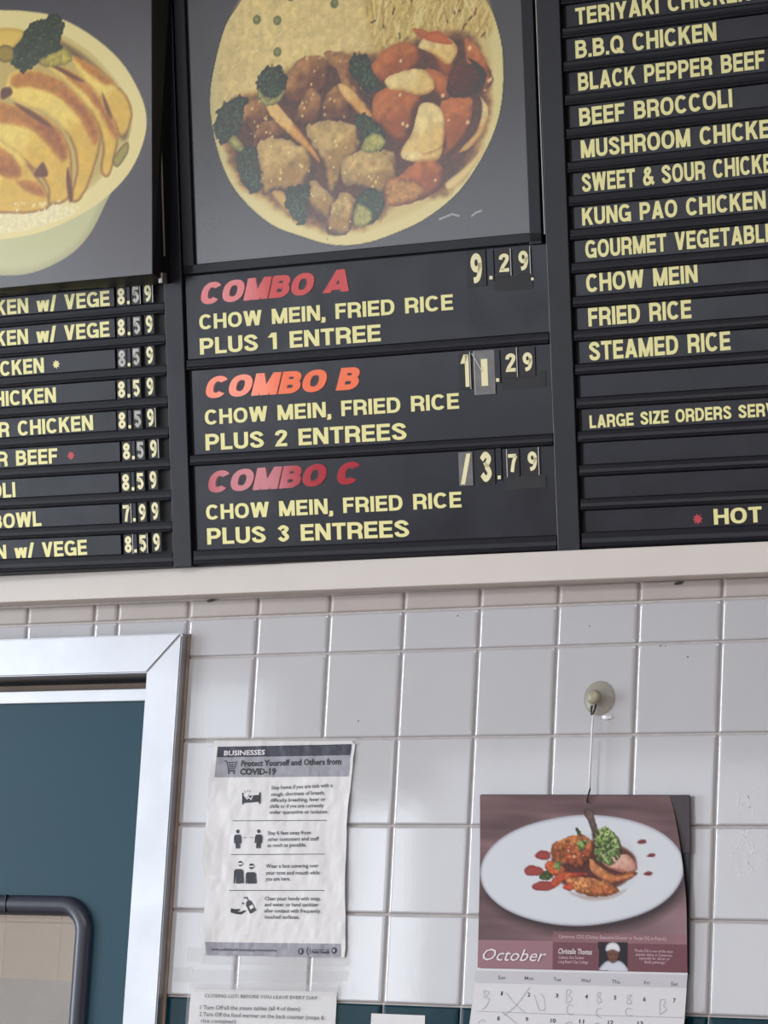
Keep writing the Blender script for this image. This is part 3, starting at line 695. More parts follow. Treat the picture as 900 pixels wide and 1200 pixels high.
cprice(2, [('price_figure', '/', (429.9,106.5), 19, 41, 35, 15, 'slanted homemade figure 1 on a worn card', M['cream'], M['worn_card'], 0, .12),
           ('price_figure', '3', (457.7,107.7), 24, 42, 37, 15.5, 'tall figure 3', M['cream'], M['digit_card'], 0, 0),
           ('price_point', '.', (475.3,110), 7, 40, 4, 4, 'decimal point card', M['cream'], M['strip'], 0, 0),
           ('price_figure', '7', (494.5,110.6), 17, 34, 22, 12.5, 'small figure 7', M['cream'], M['digit_card'], -8, 0),
           ('price_figure', '9', (520.9,111.4), 18, 34, 23.5, 12.5, 'small figure 9', M['cream'], M['digit_card'], 8.6, 0)], [(483.7,94),(483,77.9),(537.2,79),(537.8,94.5)])
wd = [[], []]; add_line(wd, [(444.6,247.7),(458.2,223.8)], 1.0, bsurf, .0030); flush('tape_crease', wd, M['sliver'], combo[1])
dt = [[], []]; add_disc(dt, (529.9,332.3), 1.9, bsurf, .0012); flush('white_dot', dt, M['cream'], combo[0])

# ------------------------------------------------------------------ picture panels
def grid(u0, u1, v0, v1, res):
    nu = int((u1 - u0) / res) + 1; nv = int((v1 - v0) / res) + 1
    return np.meshgrid(np.linspace(u0, u1, nu), np.linspace(v0, v1, nv))
BEIGE = (226, 210, 150)
def plate_picture():
    pp = empty('picture_panel', mw=BM.copy()); tag(pp, 'wide picture panel of a round plate with rice, noodles, broccoli beef and sauced chicken', 'picture panel')
    bm = bmesh.new()
    bx(bm, (.0345, -.006, .3760), (.0508, .004, .7900), .001); bx(bm, (.5300, -.006, .3735), (.5465, .004, .7900), .001); bx(bm, (.0345, -.006, .3760), (.5465, .004, .3882), .001)
    link('panel_frame', bm_me('panel_frame', bm), M['rail'], pp)
    box_obj('edge_trim', (.5486, -.003, .385), (.5500, .002, .79), M['trim'], pp)
    U, V = grid(51.2, 529.6, 388.3, 778, 1.4)
    A = Art(U, V, (74, 72, 80), 3)
    A.c *= (1 + .05 * A.noise(40, 1))[..., None]
    PL = [(132.5,720.4),(107,690.6),(89,643.2),(80.2,603.5),(82.2,559.3),(96.7,507.3),(121.9,466.7),(164.6,429.1),(207.7,410.3),(254.2,395.1),(303.1,393.7),(351.9,404.5),(388.4,417.2),(426.1,439.2),(454.3,466),(482.9,507.2),(498.6,549.5),(503.2,604.3),(496.8,644.7),(483.6,677.7),(454.4,721.2),(391.2,769.5),(307.7,795.5),(221.2,791.9),(163.2,755.9)]
    A.blob([(p[0] * 1.0, p[1]) for p in PL], (40, 36, 36), soft=1.5)
    d = A.sd(catmull(PL, 4, True)) - 1.2
    A.put(np.clip(d, 0, 1), (231, 219, 166))
    A.put(np.clip((d - 12) / 8, 0, 1), (222, 205, 150))
    rice = [(124.5,710.4),(99.2,658.5),(94.6,609.6),(100.2,559.7),(149.3,576.5),(207.3,608.3),(276.2,627.7),(343.2,626.6),(341.1,663.1),(328.4,707.3),(319,772.6),(220.5,774.7),(156.2,739.3)]
    A.blob(rice, (230, 211, 156), soft=8, tex=.05, ts=7, seed=2)
    A.strands(rice, 300, 4.5, 1.1, [(238, 222, 170), (222, 202, 146), (232, 215, 162), (220, 200, 142)], 5, 20, 90)
    nood = [(312.9,773.4),(315,676.8),(325.3,632.9),(361.1,622.4),(421.2,632.5),(451,639.6),(479.9,630),(489.1,656.1),(471.1,700.2),(414.3,751.7)]
    A.blob(nood, (214, 192, 128), soft=8, tex=.08, ts=5, seed=4)
    A.strands(nood, 330, 13, 1.3, [(238, 224, 168), (234, 217, 156), (206, 182, 118), (226, 207, 146), (240, 226, 174), (192, 162, 102)], 6, 78, 34)
    A.strands(nood, 46, 4, 1.3, [(110, 74, 46), (96, 82, 48), (140, 70, 50)], 9, 60, 70)
    for x, y, r in [(q[0], q[1], 6) for q in [(155.5,692.5),(185.6,687.9),(183.9,647.8),(206.8,715.7),(269.4,699.4)]]:
        A.blob([(x + r * math.cos(t), y + r * math.sin(t)) for t in np.linspace(0, 6.28, 9)[:-1]], (152, 154, 104), (110, 116, 78), 4, tex=.12, ts=3)
    # shadowed sauce under the meat
    sauce = [(109.2,591.6),(99.3,537.8),(120.2,486.5),(167,455),(205.9,427.7),(260.9,409),(316.3,418.2),(353.6,443.6),(413.2,441.4),(457.3,481.4),(481.6,531.4),(484.7,578.1),(470.4,626.9),(433.7,649),(373.9,643.3),(325.3,632.9),(276.6,636.2),(208.2,629.9),(169.6,607)]
    A.blob(sauce, (104, 64, 46), (196, 164, 108), 16, 7, rough=2.5, rs=12, tex=.12, ts=6, seed=7)
    BR = (126, 80, 52); BE = (70, 38, 32); BH = (206, 164, 110)
    beef = [[(214.6,634.6),(199,620.1),(188.1,599.6),(194.9,582.6),(212.3,578.6),(239.9,586.4),(256.7,603),(256.5,627.7),(237.2,638.6)], [(252,639),(266.9,639.5),(288.7,632.7),(306.3,615.8),(313.8,591.4),(320.2,569.4),(304.8,579.5),(281.1,597.1),(266,618.1)],
            [(227.9,595.3),(212.1,575.3),(206.5,559.7),(218.5,549.8),(238.5,552.1),(246.6,568.5),(242.5,588.3)], [(256.1,589),(246.8,571.7),(248.5,555.4),(273,550.7),(287.9,556.7),(284.1,581.7),(270,596.1)],
            [(130.7,587.2),(126.1,568),(135.7,553.9),(147.6,535.2),(163.5,553.2),(167,576.8),(156.3,591)], [(148.3,552.6),(163.9,561.9),(189,561.5),(193.2,541.5),(162.8,535.9),(143.7,533.4)], [(269.7,619.8),(281.4,605.6),(298.9,584.4),(317.6,565.4),(321.9,552.1),(305.2,560.2),(281.7,582)]]
    for i, q in enumerate(beef):
        A.blob(q, BR, BE, 6, 1.6, 1.5, 7, .09, 6, BH, 20 + i); A.spots(catmull(q, 4, True), 9, 1.5, (238, 216, 160), .9, i)
    tan = [[(154.1,538.9),(150.4,511),(155,469.1),(172.8,474),(210.1,468.4),(226.1,492.9),(227.1,516.5),(197.8,532.4)], [(223.5,549.3),(230,527),(243.8,502),(247.3,467.2),(259.5,463.9),(273,492.7),(293.3,510.1),(296.9,537.5),(277.8,548.1),(246,553.5)],
           [(275.9,503.2),(272.2,473.5),(296.4,467),(317.8,454.3),(339.9,462.9),(350.3,481.1),(341.7,505.3),(308,510.8)], [(228,479.7),(222.2,458.7),(233.7,438.2),(248.2,430.5),(259.1,453.2),(244.9,467.4)], [(266.8,462.2),(253.5,438.7),(245.2,415.7),(264.6,408.7),(279.6,414.9),(288.1,444.2),(281.3,457.6)]]
    for i, q in enumerate(tan):
        A.blob(q, (178, 146, 94), (86, 60, 46), 7, 1.6, 2.2, 8, .09, 9, (222, 198, 142), 40 + i); A.spots(catmull(q, 4, True), 16, 1.5, (244, 228, 176), .85, 50 + i)
    car = [[(163.8,590.2),(169.3,570),(198.2,541),(224.6,516.8),(238.9,502.4),(234.5,515.8),(213.3,543.8),(187.1,574.7),(172.7,591.4)], [(270.1,598.3),(276.8,582.5),(297.8,558.9),(311.9,546.7),(319.4,550.2),(303.3,573.3),(284.5,592.4)]]
    for i, q in enumerate(car): A.blob(q, (222, 178, 112), (184, 130, 76), 4, 1.2, .5, 6, .05, 5, (236, 208, 150), 60 + i)
    A.blob([(167.6,470.2),(182.7,471),(194.7,456.9),(198.9,439.2),(186.7,446.7)], (214, 184, 120), (180, 146, 92), 4)
    broc = [[(174.4,632.6),(155,621.7),(150.7,609),(157.7,595.2),(177.6,588.7),(190.4,593.9),(196.2,612.8),(189.3,626.6)], [(119.7,597.1),(96.2,586.4),(85,563.4),(87,550),(101.9,537.6),(117.6,546.9),(130.9,560.9),(129.2,580.8),(137.4,593)],
            [(124.7,533.1),(118.7,511.8),(125.4,489.3),(139.9,472.7),(152.9,480.2),(151.6,510.8),(147.3,528.7)], [(190.3,472.4),(186.9,451),(198.7,432.7),(216,429),(219.3,450.3),(225.1,469.2),(208,477.3)], [(293.5,630),(287.7,609.2),(299.3,595.1),(311,583.1),(333,585.1),(324.4,611.6),(310.6,630.3)],
            [(290.3,555.4),(296.9,537.5),(305.7,515.3),(327.3,508.9),(335.3,525.1),(323.9,543.3),(307.4,555.7)], [(296,456.3),(287.8,435.6),(304.1,417.1),(324,428.2),(329.7,449),(313.2,461.1)]]
    for i, q in enumerate(broc):
        A.blob(q, (58, 76, 58), (38, 46, 40), 6, 1.5, 3.0, 6, .42, 3.0, None, 70 + i)
        A.spots(catmull(q, 4, True), 60, 1.0, (116, 134, 92), .7, 80 + i); A.spots(catmull(q, 4, True), 40, 1.0, (28, 38, 34), .7, 90 + i)
    for i, q in enumerate([[(155.6,604.2),(165.1,590.1),(182.8,592.5),(193.2,600.1),(182.4,583.9),(164.7,581.4),(152.6,593.6)], [(308.7,527.8),(300.7,511.5),(320,507.4),(334.9,516.6),(325.8,530.3)], [(290.6,443.9),(284.7,420.9),(296.7,415.6),(311.6,422.8),(307.4,438.2)], [(115.1,549.4),(129.7,532.6),(121.8,526.8),(107.1,541.4)]]):
        A.blob(q, (184, 178, 116), (126, 130, 84), 4, 1.2, 1, 5, .12, 3, None, 100 + i)
    RD = (172, 104, 60); RE = (108, 54, 38); RH = (216, 146, 86)
    redm = [[(319.7,616.4),(328.6,596.2),(347.6,587.7),(374.6,601.8),(389.5,615),(383.1,632.7),(361.8,639.4),(339.8,633.3)], [(323,579.7),(317.3,559),(330.9,536.2),(349.4,517.3),(366.6,524.1),(377.3,552.7),(385.3,571),(374,587),(352.5,589.3)],
            [(418.3,563.2),(412.5,538.5),(415.9,506.5),(415.4,493.9),(434.6,502.6),(452,523.9),(458,554.8),(442,567)], [(452,635.3),(470,618.5),(482.9,591.9),(487,578.9),(472.4,563.8),(459.3,586.2),(451,612.3)], [(379.2,654.3),(388.2,640.6),(399.4,622.3),(421.7,588.2),(434.2,603.6),(421.1,630.4),(398.1,650)],
            [(364.9,484),(349.9,470.5),(332.4,457.2),(336.5,439.8),(370.2,438.9),(399.2,449),(414.1,464.5),(410.2,483.9),(391.5,492)], [(396.2,603.6),(402.4,581.8),(413.5,563.7),(430.2,566.2),(435.6,582.4),(419.6,594.7)]]
    for i, q in enumerate(redm):
        A.blob(q, RD, RE, 7, 1.6, 1.2, 8, .06, 9, RH, 110 + i); A.spots(catmull(q, 4, True), 5, 2.2, (246, 218, 170), .9, 120 + i)
    A.blob([(333.1,472.1),(334.1,440),(367.9,441.3),(387.6,454.3),(366.6,468.9)], (196, 152, 96), (150, 100, 64), 5, 2, 1, 6, .12, 4, None, 131)
    A.blob([(429.1,595.8),(423.2,569),(447.7,562.2),(468,570.5),(478,586.2),(469.2,599.7),(448.2,602.1)], (92, 36, 30), (48, 30, 28), 6, 1.4, .8, 7, .1, 6, (120, 60, 40), 132)
    A.blob([(453.3,609.9),(469.2,599.7),(475.4,578.1),(467.9,568.4),(456.2,567.6),(468.5,583),(462.2,598.4)], (54, 58, 40), (36, 38, 30), 3, 1.2)
    on = [[(338.3,597.3),(342.6,584),(361.7,579.8),(385.3,571),(404.5,575.2),(405.1,587.9),(393.7,601.8),(367.5,604.7)], [(385.4,630.3),(404.1,621.8),(427.1,604.4),(439.7,624.1),(426.1,638.3),(410,648.6),(395.4,641.8)], [(384.7,558.3),(371.3,523.6),(358.8,510),(358.2,497.3),(391.3,487.8),(410.6,492.3),(416.2,514.9),(417.4,542.2),(406.2,558.2)], [(467.7,562.2),(471.7,547.1),(463.7,522.7),(446.5,505.6),(434.3,494.2),(453.4,500.7),(473,521.8),(478.6,544.3)],
          [(361,505.6),(358.1,495.2),(389,488),(408.2,492.5),(413.4,504.6),(391.9,500.4)]]
    for i, q in enumerate(on):
        A.blob(q, (234, 206, 142), (196, 152, 92), 5, 1.2, .8, 9, .05, 7, (244, 228, 176), 140 + i)
    A.blob([(393,642.1),(412.3,648.3),(428.4,635.9),(432.9,629.1),(409.4,633.9)], (208, 128, 74), (190, 104, 60), 4, 1.5)
    A.blob([(416.3,459),(438.1,472.8),(457.5,486.7),(472.1,500.9),(469.4,490.7),(447.3,466.7),(423,451)], (236, 214, 160), (220, 196, 140), 4, 3)
    for q in [[(406.2,415.7),(414.6,418.1),(424.1,420.4),(433.4,417.5)], [(451,415.9),(457,419.6),(464.1,421.1)]]:
        m_ = np.zeros(U.shape)
        for i in range(len(q) - 1): m_ = np.maximum(m_, np.clip(1.2 - np.abs(A.sd([q[i], q[i + 1]])) / 1.2, 0, 1))
        A.put(m_ * .85, (236, 230, 226))
    g = np.random.default_rng(2)
    for _ in range(46):
        c = (55 + 40 * g.random(), 392 + 150 * g.random() ** 1.5) if g.random() < .7 else (60 + 460 * g.random(), 391 + 14 * g.random())
        A.put(np.clip(1.3 * g.random() + .4 - np.hypot(U - c[0], (V - c[1]) * .7), 0, 1) * .6, (50, 44, 46))
    pos = np.stack([U / 1000, np.full(U.shape, -.001), V / 1000], -1)
    A.c = 255 * (np.clip(A.c, 0, 255) / 255) ** 1.28; gy = A.c.mean(-1, keepdims=True); A.c = gy + (A.c - gy) * 1.12
    art_mesh('printed_picture', A, pos, M['print'], pp)
plate_picture()

def bowl_picture():
    pp = empty('picture_panel', mw=BM.copy()); tag(pp, 'deep black picture panel of a cream bowl heaped with sliced chicken and broccoli', 'picture panel')
    # housing: face leans a little less than the board and its sides splay to the back
    def face(u, v): return (u / 1000, -(.050 - .013 * (v - 380) / 360), v / 1000)
    b0_, b1_ = 372, 790
    f4 = [face(-330, 375.5), face(16.2, 375.5), face(22.8, b1_), face(-330, b1_)]
    bk = [(-.330, -.0058, .3745), (.0125, -.0058, .3660), (.0340, -.0058, b1_ / 1000), (-.330, -.0058, b1_ / 1000)]
    link('panel_housing', pydata('panel_housing', f4 + bk, [(0, 1, 2, 3), (4, 7, 6, 5), (0, 4, 5, 1), (1, 5, 6, 2), (2, 6, 7, 3), (3, 7, 4, 0)]), M['deep'], pp)
    t0, t1 = np.array([(20.8,399.8)][0]), np.array([(22.1,726.7)][0])
    tube('edge_trim', [(p[0] / 1000, -.0275, p[1] / 1000) for p in (t0, t0 * .5 + t1 * .5, t1)], .0013, M['trim'], pp, 8)
    lt = (15.7,371.9)
    box_obj('latch', (lt[0] / 1000 - .004, -.030, lt[1] / 1000 - .007), (lt[0] / 1000 + .002, -.018, lt[1] / 1000 + .007), M['trim'], pp, .0012)
    U, V = grid(-326, 22, 376, 788, 1.5)
    lim = 15.4 + 6.6 * (V - 375.5) / (b1_ - 375.5)
    U = -326 + (U + 326) / 348 * (lim + 326)
    A = Art(U, V, (90, 87, 94), 5); A.c *= (1 + .04 * A.noise(50, 1))[..., None]
    body = [(-391.3,443.6),(-308,404.8),(-225.2,392.6),(-170.6,391.7),(-116.1,407.5),(-80.3,433.4),(-52.1,475.2),(-18,533.8),(-28.3,601),(-130.6,701.2),(-322.7,723.5),(-413.1,606.9)]
    A.blob(body, (206, 204, 164), (186, 182, 146), 12, 1.5)
    rim = [(-440.8,632.9),(-394.4,708.8),(-321.8,744),(-251.7,748.2),(-210.5,743.2),(-176.5,738),(-129.6,725.7),(-77.2,697.2),(-28.6,656.2),(0.9,611.1),(11.1,574.9),(3.1,540.5),(-19.2,506.4),(-54.5,479.8),(-93.8,461.2),(-154.9,444.2),(-223.2,439.8),(-306.3,445.7),(-389.3,489.5),(-429.8,550.8)]
    A.blob(rim, (236, 224, 172), soft=1.5)
    ins = [(-412.1,629.9),(-366.5,694.1),(-294.8,718),(-225.3,719),(-184.3,714.2),(-130.4,705.6),(-78.1,675.1),(-40,637.6),(-15.3,599.6),(-11.4,566.2),(-28.5,534.8),(-61.4,504.8),(-99.5,483.9),(-167.3,472.1),(-221.9,472.4),(-318.7,483.2),(-387.6,529.6)]
    A.blob(ins, (206, 186, 122), (222, 206, 150), 10, 3)
    A.blob([(-304.7,482),(-277.5,466),(-222.8,450),(-181.8,448.7),(-141,454.1),(-100.2,466.2),(-126.5,477.4),(-194.2,479),(-249.1,481.6)], (240, 230, 190), None, soft=4, tex=.05, ts=3, rough=2, rs=6)
    A.blob([(-128.1,696.4),(-88.8,674.1),(-42.8,633.5),(-18.1,595.5),(-17.1,555.7),(-32.8,557.3),(-54.1,614.8),(-105.1,669.2)], (120, 96, 66), (176, 156, 104), 8, 4)
    sl = [[(-102.4,668.9),(-68.6,649.6),(-27.6,618.6),(-10.4,590.3),(-16.7,564.5),(-30.2,557),(-45,580.6),(-64.7,615.9),(-92.7,645.6)], [(-148.1,669.6),(-111.1,654.3),(-74.7,630.3),(-47,596.3),(-32.4,566.1),(-36.3,537.8),(-48,508),(-60.9,515.8),(-56.9,548.6),(-71.2,587.8),(-101.5,626.5),(-135.2,654.8)], [(-200.3,659.7),(-159.5,657.4),(-117,639.3),(-81.2,602.1),(-61.3,569),(-62.4,542.5),(-80.3,497.7),(-97,479.2),(-107.5,484.6),(-97.8,523.8),(-109.4,565),(-145.6,599.9),(-204.4,626.3)],
          [(-256.1,643.2),(-215.6,620.7),(-175.1,609.7),(-135.4,587.7),(-109.9,553.9),(-105.8,524.5),(-110.1,484.9),(-142.6,478.9),(-144.3,503.6),(-170.2,530.7),(-217.7,571.3),(-272.1,592.6)], [(-300.2,588.7),(-231.3,574.9),(-191.1,552.9),(-165.1,523.5),(-147.2,499.4),(-145.6,472.4),(-221.8,474.7),(-290.3,492.1)]]
    for i, q in enumerate(sl):
        A.blob(q, (226, 194, 100), (156, 112, 56), 5, 2.0, .8, 12, .03, 9, (244, 224, 140), 20 + i)
    skin = [[(-99.7,668.6),(-65.8,651.5),(-37.7,628.5),(-51,625.5),(-79.3,646.3)], [(-119,657.4),(-82.4,635.6),(-52.1,599.1),(-32.6,561.7),(-38.2,553.4),(-58,586.4),(-83.2,617.9),(-111.5,643.2)], [(-195,654.6),(-164.9,658),(-119.7,639.6),(-81.2,602.1),(-61.3,569),(-70.2,547.7),(-87.5,578.3),(-120.8,615.2),(-165.8,635.7),(-198.4,639.2)], [(-256.2,640.9),(-215.6,620.7),(-175.2,607.5),(-132.8,585.2),(-110.1,549.4),(-121.5,532.7),(-147.2,562),(-184.2,586),(-257.7,604.8)], [(-192.7,514.8),(-160.3,509.6),(-147.3,497.2),(-150.3,488.5),(-179.7,500.1)], [(-231.7,565.9),(-199.4,549.2),(-184.2,523),(-206.2,518.3),(-232.9,536.7)]]
    for i, q in enumerate(skin):
        A.blob(q, (178, 118, 52), (206, 158, 78), 8, 5, 1.0, 9, .06, 7, (200, 146, 68), 40 + i)
    for q in [[(-150.8,669.9),(-126.9,660.5),(-85.1,635.9),(-100.9,639.8)], [(-196.5,618.7),(-161.8,601.6),(-133.1,578.5),(-162.2,592.7)], [(-56.7,617.3),(-46.9,598.5),(-42.4,580.4),(-52.2,596.9)], [(-111.1,525),(-104.7,486.6),(-110.3,480.4),(-114.5,507.5)], [(-165.3,519),(-151.1,535.6),(-143.7,517)]]:
        A.blob(q, (126, 78, 40), None, soft=3)
    br = [(-197.2,668.4),(-199.1,688.9),(-181.8,709.4),(-156.8,722.2),(-126.8,726.5),(-116.5,715.2),(-120.2,693.3),(-115.4,679.3),(-132.1,665.6),(-161.9,664.4),(-181.2,657.6)]
    A.blob(br, (50, 66, 44), (34, 46, 36), 5, 1.6, 3.0, 6, .42, 3.2, None, 60)
    A.spots(catmull(br, 4, True), 70, 1.1, (130, 142, 84), .75, 61); A.spots(catmull(br, 4, True), 50, 1.1, (22, 34, 30), .7, 62)
    A.blob([(-153.5,670.2),(-128.8,678.6),(-112.6,681.3),(-102.6,664.5),(-118.9,659.6),(-145.8,660.4)], (190, 176, 92), (140, 134, 70), 4, 2, 1, 6, .12, 4)
    A.blob([(-253.1,715.4),(-211.5,719.6),(-179,711.3),(-190.6,694.7),(-212.8,688.2),(-254,692.8)], (230, 204, 118), (206, 176, 96), 6, 3)
    A.blob([(-212.4,697.2),(-196.2,690.8),(-196.9,675.1),(-213.4,674.7),(-223.9,687.2)], (170, 150, 70), (120, 106, 60), 4, 2)
    A.blob([(-214.9,638.7),(-201.1,639.5),(-198.8,630.2),(-215.4,625.2)], (110, 64, 40), None, soft=3); A.blob([(-41.9,529.5),(-20,549.4),(-17.9,536),(-34.5,517.7)], (176, 164, 96), (130, 110, 72), 4, 2)
    A.spots([(-210.2,489.4),(-96.8,483.7),(-92.3,465.5),(-168.1,452),(-222.3,461.2)], 60, 2.0, (246, 238, 206), .7, 64)
    pos = np.stack([U / 1000, -(.0503 - .013 * (V - 380) / 360), V / 1000], -1)
    A.c = 255 * (np.clip(A.c, 0, 255) / 255) ** 1.28; gy = A.c.mean(-1, keepdims=True); A.c = gy + (A.c - gy) * 1.12
    art_mesh('printed_picture', A, pos, M['print'], pp)
bowl_picture()

# ================================================================== notice, tapes, sheets on the tiles
def wsurf_factory(fy):
    def f(x, z, off=0.0): return (x / 1000, fy(x, z) - off, z / 1000)
    return f
_vt = np.random.default_rng(77).random((64, 64)) - .5
def vnoise(x, z):
    i, j = math.floor(x), math.floor(z); fx, fz = x - i, z - j; fx = fx * fx * (3 - 2 * fx); fz = fz * fz * (3 - 2 * fz)
    g = lambda a, b: _vt[a % 64, b % 64]
    return (g(i, j) * (1 - fx) + g(i + 1, j) * fx) * (1 - fz) + (g(i, j + 1) * (1 - fx) + g(i + 1, j + 1) * fx) * fz
def poster_y(x, z):
    s = (x - 55) / 215.0; t = (1952 - z) / 270.0
    y = .0026 + .0045 * max(s, 0) ** 3 * max(t, 0) * (1.4 - t) + .0012 * math.sin(3.1 * max(0, min(1, t)))
    y += .0022 * vnoise(x / 17 + z / 60, z / 38) + .0011 * vnoise(x / 8 + 9, z / 12 - x / 40) + .0005 * vnoise(x / 4.2, z / 5)
    y += .0022 * max(0, .12 - s) / .12 * (1 + math.sin(z * .06))
    return -max(y, .0024)
def notice():
    root = empty('covid_notice', (0, 0, 0)); tag(root, 'crumpled white notice headed Protect Yourself and Others from COVID-19, taped to the tiles', 'notice')
    S = wsurf_factory(poster_y)
    nx, nz = 96, 120; v = []; f = []
    lf = [(54.3,1952.1),(55.1,1942.2),(53.5,1895.1),(51.3,1843.8),(51.3,1808),(51.8,1793.9),(56.7,1769.1),(59.1,1758.3),(57.6,1741),(56.8,1710.9),(59.9,1691.7),(60.3,1681)]
    rt = [(263.3,1947.6),(267.2,1945.4),(264.3,1894.3),(262.6,1844.4),(263.9,1809.5),(265.2,1778),(267.2,1746.5),(269.1,1715.2),(270.8,1692.2),(269.5,1682.8)]
    def edge(pts, z):
        P = sorted(pts, key=lambda p: p[1]); return float(np.interp(z, [p[1] for p in P], [p[0] for p in P]))
    for j in range(nz + 1):
        z = 1681.5 + (1952 - 1681.5) * j / nz
        a, b = edge(lf, z), edge(rt, z)
        for i in range(nx + 1):
            x = a + (b - a) * i / nx; zz = z - (2.2 * i / nx if j == nz else 0); v.append(S(x, zz))
    for j in range(nz):
        for i in range(nx): k = j * (nx + 1) + i; f.append((k, k + 1, k + nx + 2, k + nx + 1))
    me = pydata('paper', v, f)
    for p in me.polygons: p.use_smooth = True
    link('paper', me, M['paper'], root)
    def band(name, q, m):
        a = [[], []]; n = 90; ww = [k / 6 for k in range(7)]
        for i in range(n + 1):
            s = i / n
            for w_ in ww:
                x = (q[0][0] * (1 - s) + q[1][0] * s) * (1 - w_) + (q[3][0] * (1 - s) + q[2][0] * s) * w_; z = (q[0][1] * (1 - s) + q[1][1] * s) * (1 - w_) + (q[3][1] * (1 - s) + q[2][1] * s) * w_
                a[0].append(S(x, z, .00035))
        for i in range(n):
            for w_ in range(6): k = i * 7 + w_; a[1].append((k, k + 1, k + 8, k + 7))
        return flush(name, a, m, root)
    band('heading_band', [(61.5,1944.3),(262.2,1945.5),(261.8,1931.6),(62,1930.6)], M['band_dark'])
    band('heading_band', [(62,1930.6),(261.8,1931.6),(260.5,1905.2),(61.5,1904.9)], M['band_grey'])
    band('footer_band', [(63.7,1696.1),(263.2,1698.3),(264.3,1682.2),(65,1679.5)], M['band_grey'])
    a = [[], []]; print_text(a, 'BUSINESSES', (72.2,1933),(134.2,1933.6), 6.0, S, .022, 0, .0008); flush('heading_lettering', a, M['white_ink'], root)['label'] = 'white heading BUSINESSES'
    a = [[], []]
    print_text(a, 'Protect Yourself and Others from', (99.3,1918.9),(248.4,1920.4), 7.2, S, .028, 0, .0008)
    print_text(a, 'COVID-19', (98.4,1908.2),(151.9,1908.5), 7.6, S, .034, 0, .0008)
    flush('heading_lettering', a, M['ink'], root)
    a = [[], []]
    # shopping cart
    ct = lambda pts: [p for p in pts]
    add_line(a, [(73.4,1926.1),(77.3,1925.3),(80.9,1913.5),(90.6,1914)], 1.1, S, .0008); add_line(a, [(78.1,1923.4),(91.8,1924.4),(89.8,1916.2),(80.4,1915.7)], .9, S, .0008)
    for q in ([(82.1,1923.3),(83.7,1915.7)], [(85.7,1923.8),(86.7,1915.9)], [(79,1920.3),(91,1921.1)], [(79.7,1917.9),(90.4,1918.5)]): add_line(a, q, .7, S, .0008)
    add_line(a, [(79.6,1912.4),(90.7,1912.8)], .9, S, .0008)
    for c in [(81.5,1910.2),(89.5,1910.6)]: add_disc(a, c, 1.3, S, .0008)
    flush('cart_icon', a, M['ink'], root)
    body = [[], []]
    L = [((146.8,1889.3),(238.3,1891.9), 'Stay home if you are sick with a'), ((147.1,1880.9),(227,1882.7), 'cough, shortness of breath,'), ((146.9,1873.4),(228.8,1874.5), 'difficulty breathing, fever or'), ((146.9,1865.8),(226.2,1866.7), 'chills or if you are currently'), ((147.2,1858.3),(233.6,1859), 'under quarantine or isolation.'),
         ((146.3,1831.9),(210.4,1832.8), 'Stay 6 feet away from'), ((146.6,1824.1),(222.7,1825.2), 'other customers and staff'), ((146.7,1816.6),(205.1,1817.4), 'as much as possible.'),
         ((146.5,1790.5),(225,1791.7), 'Wear a face covering over'), ((146.8,1782.1),(227.6,1783), 'your nose and mouth while'), ((147.1,1774.5),(184.1,1774.9), 'you are here.'),
         ((147.2,1749.9),(229.6,1751), 'Clean your hands with soap'), ((147.5,1742.5),(228.3,1743.4), 'and water or hand sanitizer'), ((147.8,1734.8),(231.1,1735.6), 'after contact with frequently'), ((148.3,1727.2),(200.1,1727.7), 'touched surfaces.')]
    for p0, p1, t in L:
        body = [[], []]; print_text(body, t, p0, p1, 4.6, S, .012, 0, .0008); flush('text_line', body, M['ink_soft'], root)
    a = [[], []]
    for q in ([(92.2,1849.4),(162.9,1849.9),(232.3,1850.3)], [(92.9,1806.7),(163.4,1807.5),(232.7,1808.3)], [(93,1761.5),(165.4,1762.4),(235.7,1763.4)]): add_line(a, q, .8, S, .0006)
    flush('rule_line', a, M['ink_soft'], root)
    a = [[], []]   # bed with a sleeper
    add_poly(a, [(103.8,1885.1),(105.9,1885.1),(106.2,1880.2),(129.8,1882.4),(129.6,1885.5),(131.9,1885.5),(132.7,1871),(130.7,1871),(130.5,1873.4),(106.8,1872.1),(107,1870.4),(104.9,1870.4)], S, .0008)
    flush('bed_icon', a, M['ink'], root)
    a = [[], []]; add_line(a, [(108.7,1880.8),(112.8,1877),(115.2,1879.1),(118.7,1876.6),(120.9,1881)], 1.4, S, .0012); add_disc(a, (112.5,1881.2), 2.2, S, .0012); flush('bed_icon', a, M['white_ink'], root)
    a = [[], []]; [add_line(a, q, .7, S, .0008) for q in ([(107.5,1887.8),(109.5,1885.1)], [(112.1,1888.8),(112.5,1885.9)], [(116.5,1888.3),(115.4,1885.7)])]; flush('bed_icon', a, M['ink'], root)
    a = [[], []]   # two people standing apart
    def person(x, dx=0):
        return None
    for q in ([(95.8,1828.8),(97.4,1831.8),(105.2,1832.1),(107.2,1828.9),(107.3,1821.3),(105.7,1821.3),(105.3,1826.7),(105.5,1814.5),(103.1,1814.5),(102.1,1821.3),(101.9,1814.4),(99.5,1814.4),(98.1,1826.7),(98,1820.9),(96.4,1820.9)],
              [(127.3,1829),(128.9,1832.2),(136.3,1832.4),(138.3,1829.2),(138.4,1821.7),(136.8,1821.7),(136.5,1826.9),(136.6,1815),(134.2,1815),(133.3,1821.5),(133,1814.9),(130.7,1814.9),(129.3,1826.8),(129.2,1821.4),(127.6,1821.4)]): add_poly(a, q, S, .0008)
    for c in [(101,1836),(132.2,1836.3)]: add_disc(a, c, 2.4, S, .0008)
